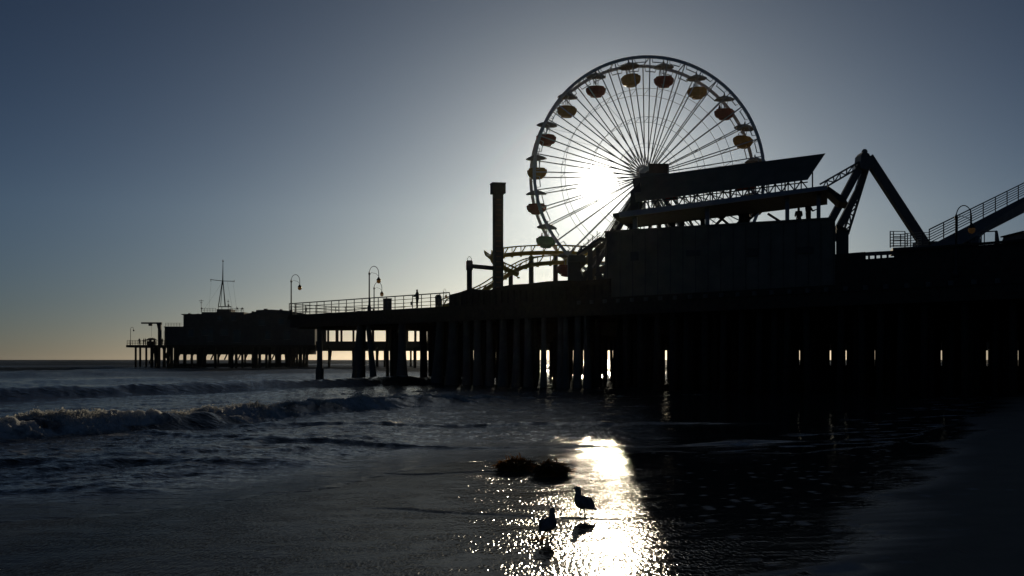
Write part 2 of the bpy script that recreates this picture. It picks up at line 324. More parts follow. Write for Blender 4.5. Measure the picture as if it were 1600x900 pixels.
def fsea(X, Y):
    d = dshore(X, Y); s = tshore(X, Y); e = edge(X, Y)
    wob = 1.6*fbm(s*.06, s*0+.5, 41, 3)+.35*fbm(s*.35, d*.05, 43, 3)
    def roller(d0, A, wf, wb, q):
        return A*np.where(q < 0, np.exp(-(q/wf)**2), 1/(1+(q/wb)**2))
    z = np.zeros_like(X); foam = np.zeros_like(X)
    # breaking roller
    q = d-26-wob; lump = 1+.28*fbm(s*.55, d*.25, 51, 3)
    A = .44*sm(4, 16, s)*(1-.75*sm(44, 62, s))*lump
    z += roller(26, A, .75, 2.4, q)
    brk = np.clip(sm(-.12, .14, fbm(s*.33+d*.22, d*.3, 53, 3)+.10-.35*sm(44, 60, s)+.3*sm(36, 24, s)), 0, 1)
    f1 = sm(-1.9, -.7, q)*sm(1.6, .3, q)*brk*sm(.05, .25, A)
    crest = sm(-.35, -.05, q)*sm(.9, .25, q)*sm(.05, .2, A)
    foam = np.maximum(foam, np.maximum(f1*(1.0+.8*fbm(s*1.6, d*1.6, 55, 4)), crest*(.6+.7*fbm(s*1.1, d*1.1, 57, 3))))
    z += f1*(.13*fbm(s*1.3, d*1.3, 59, 4)+.05)+f1*.17*fbm(s*3.6, d*3.6, 61, 4, .65)
    trail = sm(.3, 1.2, q)*sm(13, 2, q)*sm(.1, .5, fbm(s*.35, d*.8, 63, 5)+.12)*sm(60, 40, s)
    foam = np.maximum(foam, .8*trail)
    # unbroken second roller, then swell
    q = d-50-1.3*wob; A = .60*sm(20, 40, s)*(1-.7*sm(95, 125, s))*(1+.2*fbm(s*.12, s*0, 65, 2))
    z += roller(50, A, 1.5, 4, q)
    foam = np.maximum(foam, sm(-.5, 0, q)*sm(.8, .2, q)*sm(.1, .5, fbm(s*.2, d*.1, 67, 3)-.02)*.8)
    foam = np.maximum(foam, .35*sm(1, 3, q)*sm(30, 6, q)*sm(-.1, .5, fbm(s*.09, d*.3, 69, 4)))
    for d0, a, ph in ((78, .35, 71), (112, .4, 73), (150, .4, 75), (195, .45, 77)):
        q = d-d0-6*fbm(s*.02, s*0, ph, 2); z += a*np.exp(-(q/np.where(q < 0, 4, 8))**2)*(1+.4*fbm(s*.04, s*0, ph+1, 2))
    # wavelets and chop
    still = 1-.9*sm(.07, .16, X/np.maximum(Y, 1))*sm(90, 60, Y); ramp = sm(0, 5, e); c2 = sm(8, 30, d)
    z += still*(ramp*.085*fbm(d*.75, s*.2, 81, 3)+ramp*.055*fbm(d*2.2+s*.3, s*.7, 83, 4, .6)+ramp*.022*fbm(X*2.6, Y*3.4, 84, 4, .6))+ramp*c2*.10*fbm(d*.3, s*.12, 85, 3)
    z += sm(35, 80, Y)*.10*fbm(X*.12, Y*.3, 87, 3)
    for yc, xa, xb, a in ((31.2, -9, 7, .09), (25.5, -14, -4, .05), (39, -12, 8, .07), (34, -16, -3, .06), (21.5, -12, -5, .03)):
        yy = Y-yc-1.2*fbm(X*.16, X*0+yc, 89, 3)-.06*(X+4); z += a*np.exp(-(yy/np.where(yy < 0, .22, 1.1))**2)*sm(xa, xa+4, X)*sm(xb+3, xb-2, X)
    # thin film lip at the wash front
    film = -.25*np.clip(-e, 0, 3)
    zb = zbeach(X, Y); base = np.where(e > 0, zb*(1-sm(0, 9, e)), zb)
    z = z*sm(0, 4.0, e)
    z = np.where(e > 0, np.maximum(z+base, zb+.004)+.010*sm(0, .25, e), zb+.004+film-.0)
    lace = sm(.18, .5, fbm(X*1.0, Y*2.2, 91, 5))*sm(-.05, .3, e)*sm(7, 2, e)*sm(2.0, 5.0, X)
    foam = np.maximum(foam, .85*lace); foam = np.maximum(foam, .45*sm(-.05, .02, e)*sm(.22, .05, e)*sm(0, .3, fbm(X*.8, Y*.8, 93, 3)+.1))
    streak = sm(.22, .5, fbm(X*.5+Y*.1, Y*1.3, 95, 5))*sm(8, 20, d)*sm(45, 25, d); foam = np.maximum(foam, .5*streak)
    calm = np.maximum(.5*sm(7, 2, e), sm(.07, .16, X/np.maximum(Y, 1))*sm(110, 80, Y))
    return z, dict(thin=sm(4.5, .3, e+.6*fbm(X*.5, Y*.8, 121, 4)), foam=foam, far=np.clip(sm(90, 260, Y)*(.85+.7*fbm(X*.012, np.log(np.maximum(Y, 1))*9, 111, 4)), 0, 1), calm=calm)
drops = np.concatenate([np.array([.245,.3,.36,.45]), np.arange(.55, 12, .35), np.arange(12, 330, .55)])
Yss = (F*H/drops)[::-1]
sea = grid_mesh('sea', np.arange(-420, 2020, 2.6), Yss, fsea, mw)
tag(sea, 'dark rolling sea with a breaking wave near the beach', 'sea', kind='structure')
fl_v = []; fl_f = []
mfo = material('surf_foam', (.72,.72,.69), .9, var=.08, trans=.55)
sS = RNG.uniform(6, 58, 70000); dD = 26+RNG.normal(-.25, .55, 70000)
XX = sS*.4+dD*-.917; YYf = sS*.917+dD*.4
zz, at_ = fsea(XX, YYf); cl_ = fbm(sS*1.3, dD*1.3, 201, 3); keep = (at_['foam'] > .40)&(RNG.random(70000) < sm(-.15, .25, cl_))
for x_, y_, z_, d_, c0 in zip(XX[keep], YYf[keep], zz[keep], dD[keep], cl_[keep]):
    up_ = abs(random.gauss(0, .025+.06*max(0, c0))); rr_ = random.uniform(.014, .042)
    o_ = len(fl_v); c_ = Vector((x_, y_, z_+up_-.01))
    for _k in range(5):
        a_ = random.uniform(0, 6.28); el_ = random.uniform(-1.2, 1.2); fl_v.append(c_+Vector((math.cos(a_)*math.cos(el_), math.sin(a_)*math.cos(el_), math.sin(el_)))*rr_*random.uniform(.6, 1.3))
    fl_f += [(o_,o_+1,o_+2),(o_,o_+2,o_+3),(o_,o_+3,o_+4),(o_+1,o_+2,o_+4)]
fme = bpy.data.meshes.new('surf_spray'); fme.from_pydata(fl_v, [], fl_f); fme.materials.append(mfo)
fo_ = bpy.data.objects.new('surf_spray', fme); COL.objects.link(fo_); tag(fo_, 'white foam and spray tumbling along the breaking wave', kind='stuff')
# ------------------------------------------------------------------ the big pier
A0 = Vector((8.45, 85, 0)); U = Vector((.6442, -.7649, 0)); V = Vector((.7649, .6442, 0)); ZD = H+4.45
PRZ = math.atan2(U.y, U.x)
def pt(s, w, z): return A0+U*s+V*w+Vector((0,0,z))
def s_of(px):                              # where the near edge of the pier stands in that direction
    k = (px-800)/F; return (k*A0.y-A0.x)/(U.x-k*U.y)
def pxof(p): return 800+F*p.x/p.y
pier = empty('amusement_pier', pt(0, 30, 0), 'long dark timber pier on a forest of piles carrying the ferris wheel', 'pier')
poly = [(-48,0),(-53,14),(-60,34),(-64,72),(75,72),(75,0)]
obj('deck', MB().prism([pt(s, w, ZD-.45) for s, w in poly], (0,0,.45)), M['timber'], pier)
mb = MB()
for w in (.25, 4, 8): mb.bar(pt(-47.5-w*.33, w, ZD-.85), pt(75, w, ZD-.85), .35, .8)
obj('edge_beam', mb, M['timber'], pier)
mb = MB(); s = -47
while s < 75:
    mb.bar(pt(s, .7, ZD-1.1), pt(s, 70, ZD-1.1), .4, .55); s += 4.4
obj('pile_cap', mb, M['timber'], pier)
mb = MB()
for w in np.arange(10, 71, 5):
    s0 = next((s for s in np.arange(-62, 0, 1.) if pxof(pt(s, w, 0)) > 712 and s > -47-.3*w), 0)
    mb.bar(pt(s0, w, 4.75), pt(74, w, 4.75), .35, 1.3)
obj('stringer', mb, M['timber'], pier)
mb = MB()
for w in (14, 33, 52):
    s0 = next(s for s in np.arange(-40, 40, 1.) if pxof(pt(s, w, 0)) > 1170)
    mb.bar(pt(s0, w, .75), pt(74, w, .75), .3, 1.5)
obj('waling', mb, M['pile'], pier)
sb = s_of(989); se = s_of(1561)
for k in range(-4, 21):
    s = sb+(se-sb)*k/20
    obj('beam_end', MB().box(pt(s, -.12, H+4.18), (.26, .16, .26), PRZ), M['pale'], pier)
# piles: the front ones one by one
def pile_mb(mb, p0, p1, r0, r1, flare=0):
    p0 = Vector(p0); p1 = Vector(p1)
    n = 8 if flare else 2; pts = []; rr = []
    for i in range(n):
        f = i/(n-1); pts.append(p0.lerp(p1, f)); rr.append(r0+(r1-r0)*(f if not flare else f**2.6))
    mb.tube(pts, rr, 10 if flare else 7); return mb
def zg(p): return min(float(zbeach(np.array([p.x]), np.array([p.y]))[0]), 0)-.6
front = [(487,487,4.2,5.0),(549,539,3.6,5.8),(550,549,4,6.2),(562,573,4,7),(615,615,5.5,13.5),(675,668,6,12),(695,692,7,14),(715,716,5,8.5),(732,733,5.5,9),
 (751,752,5,8.5),(773,772,6,10.5),(794,793,5,9),(811,812,5.5,9.5),(836,836,4,6),(862,862,4.5,7.5),(870,871,4,7),(889,889,5,8),(903,904,5,8)]
for xt, xb, wt, wb in front:
    s = s_of(xb); p = pt(s, .9, 0); pb = Vector((p.x, p.y, zg(p)+.3)); T = pt(s_of(xt), .9, ZD-.9); k = p.y/F
    mb = pile_mb(MB(), T, pb, wt*k, wb*k, 1)
    o = obj('pile', mb, M['concrete'], pier, smooth=True)
    if xt == 487:
        mc = MB().tube([Vector((pb.x, pb.y, z)) for z in (.0-.3, 1.1, 1.3)], [.40,.40,.30], 10); obj('pile_jacket', mc, M['concrete'], o)
SL = [(683,.0),(706,.8),(724,-.4),(741,.3),(761,.2),(783,.6),(803,-.6),(826,2.2),(845,.8),(854,.6),(876,-.3),(896,-.8),(912,-.2),(939,-.3),(951,-.4),(957,-.4),(1041,.4),
 (1250,-.4),(1280,.1),(1297,-.6),(1303,-.6),(1322,-.6),(1367,-.7),(1470,-.5),(1541,-.2),(1547,-1),(1590,-.9),(510,26),(558,3),(591,9),(642,11)]
def free(p, r):
    c = pxof(p); h = r*F/p.y
    return all(abs(c-a) > h+w for a, w in SL)
n_ind = 0; massb = MB()
s = s_of(905)
while s < 74:
    p = pt(s, .9, 0)
    if free(p, .24):
        mb = MB(); q = pt(s+random.uniform(-.15,.15), .9, zg(p)); pile_mb(mb, pt(s, .9, ZD-.9), q, .20, .24); obj('pile', mb, M['pile'], pier, smooth=True); n_ind += 1
    s += random.uniform(1.0, 1.7)
for w in np.arange(4, 71, 2.7):
    s = -47-.33*w+random.random()
    while s < 74:
        sj = s+random.uniform(-.5,.5); wj = w+random.uniform(-.6,.6); p = pt(sj, wj, 0)
        if free(p, .2) and pxof(p) < 1850:
            mb = MB(); q = pt(sj+random.uniform(-.3,.3)*(random.random()<.3), wj, zg(p)); pile_mb(mb, pt(sj, wj, ZD-.5), q, .17, .2)
            if w < 6 and n_ind < 80: obj('pile', mb, M['pile'], pier, smooth=True); n_ind += 1
            else: massb.add(mb.v, mb.f)
        s += random.uniform(1.15, 1.9)
o = obj('pile', massb, M['pile'], pier); o['kind'] = 'stuff'; o['label'] = 'crowded timber piles deep under the deck'
# railing along the open left part of the deck
mb = MB(); s0, s1 = -47.9, s_of(700); n = 20
for i in range(n+1):
    s = s0+(s1-s0)*i/n; mb.bar(pt(s, .15, ZD), pt(s, .15, ZD+1.13), .07)
for z, r in ((1.15,.09),(.82,.05),(.5,.05),(.2,.05)): mb.bar(pt(s0, .15, ZD+z), pt(s1, .15, ZD+z), r)
mb.bar(pt(s0+4, 5.5, ZD+.75), pt(s1-14, 5.5, ZD+.55), .06)
obj('railing', mb, M['steel'], pier)
mb = MB()
for i in range(9):
    w = 1+i*1.5; mb.bar(pt(-47.9-w*.33, w, ZD), pt(-47.9-w*.33, w, ZD+1.1), .07)
for z in (1.12,.8,.45): mb.bar(pt(-48.2, .9, ZD+z), pt(-52.2, 13, ZD+z), .06)
obj('railing', mb, M['steel'], pier)
# solid parapet walls along the edge
par = empty('boarded_fence', pt(s_of(840), .3, ZD), 'low dark boarded fence on the pier edge in front of the yellow coaster track', 'fence')
mb = MB(); sa = s_of(700); sc_ = s_of(735); sd_ = s_of(948)
def wallseg(mb, s0, z0, s1, z1, w=.3, th=.15):
    a, b_, c, d_ = pt(s0,w,ZD), pt(s1,w,ZD), pt(s1,w+th,ZD), pt(s0,w+th,ZD)
    mb.hexa([a,b_,c,d_], [a+Vector((0,0,z0)), b_+Vector((0,0,z1)), c+Vector((0,0,z1)), d_+Vector((0,0,z0))])
wallseg(mb, sa, 1.0, sc_, 1.35)
pr = [1.35,1.5,1.75,1.8,1.78,1.86,1.82,1.7,1.72]
prs = [sc_, s_of(760), s_of(785), s_of(800), s_of(820), s_of(850), s_of(880), s_of(900), sd_]
for i in range(8): wallseg(mb, prs[i]+.002, (pr[i]-.35 if i else 1.3), prs[i+1], pr[i+1]-.35)
obj('boarding', mb, M['timber'], par)
mb = MB()
for i in range(26):
    s = sa+(sd_-sa)*i/25; mb.bar(pt(s, .22, ZD-.4), pt(s, .22, ZD+1.0), .12)
obj('post', mb, M['timber'], par)
par = empty('parapet_wall', pt(s_of(1450), .3, ZD), 'long dark solid wall along the pier edge below the sloping ramp', 'wall')
mb = MB(); s5 = s_of(1352); s6 = s_of(1392)
wallseg(mb, s_of(1300), 1.85, s_of(1346), 1.85); wallseg(mb, s_of(1346)+.002, 1.42, s6, 1.42); wallseg(mb, s6+.002, 1.72, 75, 1.72)
obj('boarding', mb, M['timber'], par)
mb = MB(); mb.bar(pt(s_of(1346)+.05, .38, ZD+1.72), pt(s6, .38, ZD+1.68), .15, .22)
for px in (1352, 1362, 1371, 1381): mb.bar(pt(s_of(px), .38, ZD+1.15), pt(s_of(px), .38, ZD+1.75), .1)
obj('top_rail', mb, M['steel'], par)
mb = MB().bar(pt(s6+.1, .22, ZD+1.79), pt(75, .22, ZD+1.79), .3, .12); obj('coping', mb, M['timber'], par)
# ------------------------------------------------------------------ street lamps (crook-necked)
lamp = empty('street_lamp', (0,0,0), '', 'street lamp')
mb = MB().lathe([(.17,0),(.17,.35),(.09,.5),(.065,1.2),(.055,3.2),(.09,3.25),(.09,3.32),(.03,3.5)], 10); obj('post', mb, M['black'], lamp, loc=(0,0,0), smooth=True)
arc = [Vector((.42-.42*math.cos(a), 0, 3.35+.62*math.sin(a))) for a in np.linspace(0, math.pi, 12)]+[Vector((.84,0,3.0))]
mb = MB().tube(arc, .028, 6); mb.tube([Vector((.05,0,3.2)), Vector((.2,0,3.42)), Vector((.38,0,3.36)), Vector((.62,0,3.3)), Vector((.8,0,3.1))], .016, 5); obj('crook_arm', mb, M['black'], lamp, loc=(0,0,0))
mb = MB().lathe([(.04,3.02),(.08,2.95),(.20,2.78),(.21,2.74)], 12, (.84,0,0)); obj('lamp_shade', mb, M['black'], lamp, loc=(0,0,0), smooth=True)
mb = MB().lathe([(.17,2.735),(.20,2.64),(.17,2.53),(.09,2.46),(.03,2.44)], 12, (.84,0,0)); obj('globe', mb, M['globe'], lamp, loc=(0,0,0), smooth=True)
LG = 'crook necked lamps along the pier'
def lamp_at(px, pytop, Y, rz, label, first=False):
    X = (px-800)/F*Y; top = (HY-pytop)/F*Y+H; sc = (top-ZD)/3.97
    place(lamp, first, (X, Y, ZD), rz, label, LG, sc)
def Yedge(px): return pt(s_of(px), .5, 0).y
lamp_at(455, 429, Yedge(455)-.1, 0, 'crook necked street lamp at the seaward corner of the high deck', True)
lamp_at(577, 416, Yedge(577), 0, 'tallest looking crook necked lamp on the open railing, beside the dark cabinet')
lamp_at(584.5, 441, 133, 0, 'smaller more distant crook necked lamp rising behind the dark cabinet')
lamp_at(693, 451, 112, R(62), 'thin hooped lamp where the railing meets the boarded fence')
lamp_at(1494, 321, Yedge(1494), 0, 'crook necked lamp with amber globe in front of the sloping ramp')
# ------------------------------------------------------------------ things standing on the open deck
def small_sign(px, py, label):
    s = s_of(px); zz = (HY-py)/F*pt(s, 0, 0).y+H
    o = empty('notice_board', pt(s, .05, ZD), label, 'sign', 'notices on the railing')
    obj('board', MB().box(pt(s, .08, zz), (.30,.04,.30), PRZ), M['wall'], o)
    obj('bracket', MB().bar(pt(s, .12, zz-.3), pt(s, .12, zz+.3), .03), M['steel'], o)
small_sign(477, 483.5, 'small square notice board on the railing near the corner lamp')
small_sign(642, 474, 'small square notice board on the railing left of the walking person')
cab = empty('utility_cabinet', pt(s_of(588), 1.2, ZD), 'dark utility cabinet standing by the lamp on the open deck', 'cabinet')
p = pt(s_of(588), 1.2, ZD); obj('body', MB().box(p+Vector((0,0,.55)), (.66,.5,1.0), PRZ), M['wall'], cab); obj('lid', MB().box(p+Vector((0,0,1.08)), (.72,.56,.06), PRZ), M['wall'], cab)
p = pt(s_of(670), 1.0, ZD); bn = empty('trash_can', p, 'dark rounded trash can on the deck right of the walking person', 'trash can')
obj('bin_body', MB().lathe([(.26,0),(.28,.75),(.29,.85)], 12, p), M['wall'], bn, smooth=True); obj('lid', MB().lathe([(.30,.85),(.30,.92),(.2,1.08),(.05,1.13)], 12, p), M['black'], bn, smooth=True)
# ------------------------------------------------------------------ people
def person(name, loc, rz, label, pose='stand', group=None, arms=0.25):
    j = dict(pelvis=(0,0,.93), waist=(0,.0,1.08), chest=(0,.0,1.32), neck=(0,.01,1.48), head=(0,.03,1.60), crown=(0,.02,1.70))
    e = [('pelvis','waist'),('waist','chest'),('chest','neck'),('neck','head'),('head','crown')]; r = dict(pelvis=.18, waist=.17, chest=.20, neck=.07, head=.11, crown=.08)
    for sd, sx in (('l',-1),('r',1)):
        j['sh'+sd] = (sx*.18,0,1.40); j['el'+sd] = (sx*.22,.04+arms*.2,1.14); j['wr'+sd] = (sx*.2,.12+arms*.7,1.0+arms*.3); j['hd'+sd] = (sx*.18,.16+arms*.9,.95+arms*.4)
        if pose == 'sit': hip, kn, an, ft = (sx*.1,.02,.90), (sx*.11,.42,.92), (sx*.11,.44,.5), (sx*.11,.6,.46)
        elif pose == 'walk': hip, kn, an, ft = (sx*.09,0,.88), (sx*.09,.1+sx*.12,.5), (sx*.09,-.02+sx*.2,.09), (sx*.1,.12+sx*.2,.04)
        else: hip, kn, an, ft = (sx*.09,0,.88), (sx*.1,.03,.5), (sx*.1,0,.09), (sx*.12,.15,.04)
        j['hp'+sd], j['kn'+sd], j['an'+sd], j['ft'+sd] = hip, kn, an, ft
        e += [('chest','sh'+sd),('sh'+sd,'el'+sd),('el'+sd,'wr'+sd),('wr'+sd,'hd'+sd),('pelvis','hp'+sd),('hp'+sd,'kn'+sd),('kn'+sd,'an'+sd),('an'+sd,'ft'+sd)]
        r.update({'sh'+sd:.09,'el'+sd:.065,'wr'+sd:.038,'hd'+sd:.04,'hp'+sd:.12,'kn'+sd:.085,'an'+sd:.06,'ft'+sd:.04})
    ks = list(j); me = bpy.data.meshes.new(name); me.from_pydata([j[k] for k in ks], [(ks.index(a), ks.index(b_)) for a, b_ in e], [])
    o = bpy.data.objects.new(name, me); COL.objects.link(o)
    md = o.modifiers.new('skin', 'SKIN'); o.modifiers.new('sub', 'SUBSURF').levels = 1
    o.modifiers['sub'].render_levels = 1
    for i, k in enumerate(ks): me.skin_vertices[0].data[i].radius = (r[k], r[k]); me.skin_vertices[0].data[i].use_root = (k == 'pelvis')
    # freeze the skin into an ordinary mesh
    dg = bpy.context.evaluated_depsgraph_get(); me2 = bpy.data.meshes.new_from_object(o.evaluated_get(dg)); o.modifiers.clear(); o.data = me2
    me2.materials.clear(); me2.materials.append(M['cloth']); me2.materials.append(M['skin'])
    for pl in me2.polygons:
        pl.material_index = 1 if pl.center.z > 1.5 else 0
    me2.shade_smooth()
    o.location = loc; o.rotation_euler = (0,0,rz); return tag(o, label, 'person', group)
def on_deck(px, w): 
    # point at depth w behind the near edge in that direction
    k = (px-800)/F; b0 = A0+V*w; s = (k*b0.y-b0.x)/(U.x-k*U.y); return pt(s, w, ZD)
person('person', on_deck(652, .9), R(80), 'person in dark clothes walking along the open deck behind the railing', 'stand')
# ------------------------------------------------------------------ ferris wheel
AX = Vector((-.074, 1, 0)).normalized(); EXV = Vector((AX.y, -AX.x, 0)); HT = 2.25; C = P(1010, 275, 143); RAD = 13.47
Cn = C-AX*HT; Cf = C+AX*HT
Cn0 = C-AX*1.0; Cf0 = C+AX*1.0
wheel = empty('ferris_wheel', (C.x, C.y, ZD), 'tall white ferris wheel with red and yellow gondolas against the sun', 'ferris wheel')
def wp(c, a, r): return c+EXV*(math.sin(a)*r)+Vector((0,0,math.cos(a)*r))
NS = 20; OFF = R(9)
for c in (Cn, Cf):
    mb = MB(); n = 120
    for i in range(n):
        a0 = 2*math.pi*i/n; a1 = 2*math.pi*(i+1)/n
        mb.bar(wp(c, a0, RAD-.02), wp(c, a1, RAD-.02), .36, .18, up=AX)
    for k in range(NS*2):     # broken inner flange pieces that carry the lights
        a = OFF+k*R(9)
        pts = [wp(c, a+R(x), RAD-.62) for x in (1.3, 3.1, 4.9, 6.7)]
        for i in range(3): mb.bar(pts[i], pts[i+1], .09, .10, up=AX)
        mb.bar(wp(c, a+R(1.4), RAD-.62), wp(c, a+R(1.0), RAD-.1), .06); mb.bar(wp(c, a+R(6.6), RAD-.62), wp(c, a+R(7.0), RAD-.1), .06)
    obj('rim', mb, M['white'], wheel)
for c, c0 in ((Cn, Cn0), (Cf, Cf0)):
    for k in range(40):
        a = OFF+k*R(9)
        sw = .12 if k % 2 else .085
        obj('spoke', MB().bar(wp(c0, a, .5), wp(c, a, RAD-.1), .115, .115, up=AX), M['white'], wheel)
    for rr, w in ((.735*RAD, .045), (.495*RAD, .045), (.27*RAD, .04)):
        cc = c0.lerp(c, rr/RAD); mb = MB()
        for k in range(40): mb.bar(wp(cc, OFF+k*R(9), rr), wp(cc, OFF+(k+1)*R(9), rr), w)
        obj('brace_ring', mb, M['white'], wheel)
mb = MB()
for k in range(40):
    a = OFF+k*R(9)
    for rr in (.735, .495):
        n_ = wp(Cn0.lerp(Cn, rr), a, rr*RAD); f_ = wp(Cf0.lerp(Cf, rr), a, rr*RAD); mb.bar(n_, f_, .04)
    if k % 2: mb.bar(wp(Cn, a, RAD), wp(Cf, a, RAD), .09)
    if k % 4 == 0:
        mb.bar(wp(Cn0.lerp(Cn, .735), a, .735*RAD), wp(Cf, a, RAD-.3), .03); mb.bar(wp(Cn0.lerp(Cn, .495), a, .495*RAD), wp(Cf0.lerp(Cf, .735), a, .735*RAD), .03)
obj('cross_brace', mb, M['white'], wheel)
mb = MB(); mb.tube([C-AX*1.9, C-AX*1.7, C-AX*1.68, C+AX*1.68, C+AX*1.7, C+AX*1.9], [.25,.25,.38,.38,.25,.25], 20); obj('hub', mb, M['steel'], wheel, smooth=False)
for sx in (-1, 1):
    for sg in (-1, 1):
        a = C+AX*sg*1.8+Vector((0,0,-.2)); b_ = C+AX*sg*4.2+EXV*sx*10.3; b_.z = ZD
        obj('support_leg', MB().bar(a, b_, .62, .5), M['steel'], wheel)
    for q in (.35, .7):
        a = C+AX*-3.0*q+EXV*sx*10.3*q; a.z = C.z+(ZD-C.z)*q; b_ = C+AX*3.0*q+EXV*sx*10.3*q; b_.z = a.z
        obj('leg_tie', MB().bar(a, b_, .25), M['white'], wheel)
mb = MB(); q = .62
a = C-AX*3.3-EXV*10.3*q; a.z = C.z+(ZD-C.z)*q; b_ = C-AX*3.3+EXV*10.3*q; b_.z = a.z; mb.bar(a, b_, .3, .3); obj('leg_beam', mb, M['white'], wheel)
GZ = .38
def gond_tub(): return MB().lathe([(r_, z+GZ) for r_, z in ((.30,-2.98),(.62,-2.92),(.66,-2.78),(.98,-2.62),(1.16,-2.30),(1.20,-1.92),(1.16,-1.86),(1.02,-1.9),(.9,-2.3),(.3,-2.5))], 14)
def gond_canopy(): return MB().lathe([(1.20,-.30),(1.24,-.18),(.95,.02),(.35,.22),(.12,.30),(.05,.62)], 8)
def gond_seats(): return MB().lathe([(r_, z+GZ) for r_, z in ((.78,-2.05),(.84,-1.70),(.95,-1.66),(1.0,-1.72),(.94,-2.05))], 10)
def gond_pole():
    mb = MB().tube([(0,0,.1), (0,0,-2.4+GZ)], .07, 6); mb.tube([(0,0,-1.78+GZ),(0,0,-1.74+GZ)], [.3,.3], 10)
    for sx in (-1, 1): mb.bar((sx*.38,0,-.15), (sx*.26,0,-2.1+GZ), .06)
    return mb
protos = {}
for key in ('ytub', 'rtub', 'gtub'):
    protos[key] = None
for k in range(NS):
    a = OFF+k*R(18); key = 'ytub' if k % 2 else 'rtub'
    if k == 13: key = 'gtub'
    pos = wp(C, a, RAD-.30)
    if protos[key] is None:
        g = obj('gondola', gond_tub(), M[key], wheel, loc=(0,0,0)); tag(g, {'ytub':'yellow gondola tub','rtub':'red gondola tub','gtub':'green gondola tub'}[key])
        obj('canopy', gond_canopy(), M['canvas'], g, loc=(0,0,0)); obj('seat_back', gond_seats(), M[key], g, loc=(0,0,0)); obj('hanger', gond_pole(), M['white'], g, loc=(0,0,0))
        protos[key] = g
    else: g = copy_tree(protos[key], wheel)
    g.location = pos-WL[wheel]; g.rotation_euler = (R(random.uniform(-6,6)), R(random.uniform(-8,8)), random.random())
rid = [(13, -.62, 'person seated at the left of the green gondola low on the wheel'), (13, .62, 'person seated at the right of the green gondola low on the wheel'),
       (2, -.6, 'person seated in the red gondola high on the right of the wheel'), (12, .6, 'person seated in the gondola just above the green one')]
for k, off, lb in rid:
    p = wp(C, OFF+k*R(18), RAD-.30); person('person', p+EXV*off+Vector((0,0,-2.85+GZ)), R(90 if off < 0 else -90)+math.pi, lb, 'sit', 'riders in the gondolas', .1)
# ------------------------------------------------------------------ drop tower with gantry
Yt = 130; tw = empty('drop_tower', P(778, HY, Yt)*1, 'square dark drop tower with a box head left of the ferris wheel', 'drop tower')
tw.location.z = ZD; WL[tw] = Vector(tw.location); bx = tw.location.x
ztop = P(778, 288, Yt).z; zsh = P(778, 303, Yt).z
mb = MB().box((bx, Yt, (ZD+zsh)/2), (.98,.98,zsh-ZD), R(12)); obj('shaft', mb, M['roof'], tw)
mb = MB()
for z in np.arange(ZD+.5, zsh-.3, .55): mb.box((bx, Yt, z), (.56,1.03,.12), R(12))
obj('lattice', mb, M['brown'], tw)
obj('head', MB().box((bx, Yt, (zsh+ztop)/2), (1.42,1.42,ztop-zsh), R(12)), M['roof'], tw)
obj('head_cap', MB().box((bx, Yt, ztop+.06), (1.5,1.5,.1), R(12)), M['roof'], tw)
mb = MB().hexa([Vector((bx+x, Yt+y, ZD)) for x, y in ((-.9,-.9),(.9,-.9),(.9,.9),(-.9,.9))], [Vector((bx+x, Yt+y, ZD+2.3)) for x, y in ((-.52,-.52),(.52,-.52),(.52,.52),(-.52,.52))]); obj('footing', mb, M['roof'], tw)
p = P(733.5, 500, 127); ga = empty('pillar_gantry', (p.x, p.y, ZD), 'square pillar with a hoop on top and a beam reaching to the drop tower', 'gantry')
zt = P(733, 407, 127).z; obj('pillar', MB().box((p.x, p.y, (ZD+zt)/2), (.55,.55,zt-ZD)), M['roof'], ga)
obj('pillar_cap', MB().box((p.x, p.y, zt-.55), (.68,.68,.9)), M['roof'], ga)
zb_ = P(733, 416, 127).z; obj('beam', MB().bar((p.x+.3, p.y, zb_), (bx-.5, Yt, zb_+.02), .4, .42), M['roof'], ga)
obj('hoop', MB().tube([Vector((p.x-.22*math.cos(a), p.y, zt+.42*math.sin(a))) for a in np.linspace(0, math.pi, 10)], .03, 5), M['steel'], ga)
# ------------------------------------------------------------------ coaster
co_ = empty('roller_coaster', (P(830, 500, 138).x, 138, ZD), 'yellow tube roller coaster track curving past the drop tower', 'roller coaster')
def spline(pts, n):
    pts = [Vector(p) for p in pts]; out = []
    q = [pts[0]*2-pts[1]]+pts+[pts[-1]*2-pts[-2]]
    for i in range(1, len(q)-2):
        for k in range(n):
            t_ = k/n; a, b_, c, d_ = q[i-1], q[i], q[i+1], q[i+2]
            out.append(.5*((2*b_)+(c-a)*t_+(2*a-5*b_+4*c-d_)*t_*t_+(3*b_-a-3*c+d_)*t_**3))
    out.append(q[-2]); return out
def track(ctrl, name='track', gap=.86):
    pts = spline(ctrl, 8); mb = MB(); up = Vector((0,0,gap))
    mb.tube(pts, .26, 8)
    mb.tube([p+up for p in pts], .075, 6)
    side = [(pts[min(i+1,len(pts)-1)]-pts[max(i-1,0)]).cross(Vector((0,0,1))).normalized()*.5 for i in range(len(pts))]
    mb.tube([p+up*.98+s_*1.6 for p, s_ in zip(pts, side)], .07, 6)
    for i in range(0, len(pts), 4):
        mb.bar(pts[i], pts[i]+up, .16, .10); mb.bar(pts[i], pts[i]+up*.98+side[i]*1.6, .1)
        mb.box(pts[i]-Vector((0,0,.27)), (.3,.3,.16))
    return mb
obj('track', track([P(690,481,124), P(720,470,126), P(750,458,129), P(790,432,134), P(822,416,138), P(860,411,142), P(905,410,146), P(950,412,148)]), M['yellow'], co_)
obj('track', track([P(771,405,138), P(777,401,138.5), P(800,397.5,140), P(830,395.5,142), P(870,395,144), P(920,397,146), P(960,399,147)]), M['yellow'], co_)
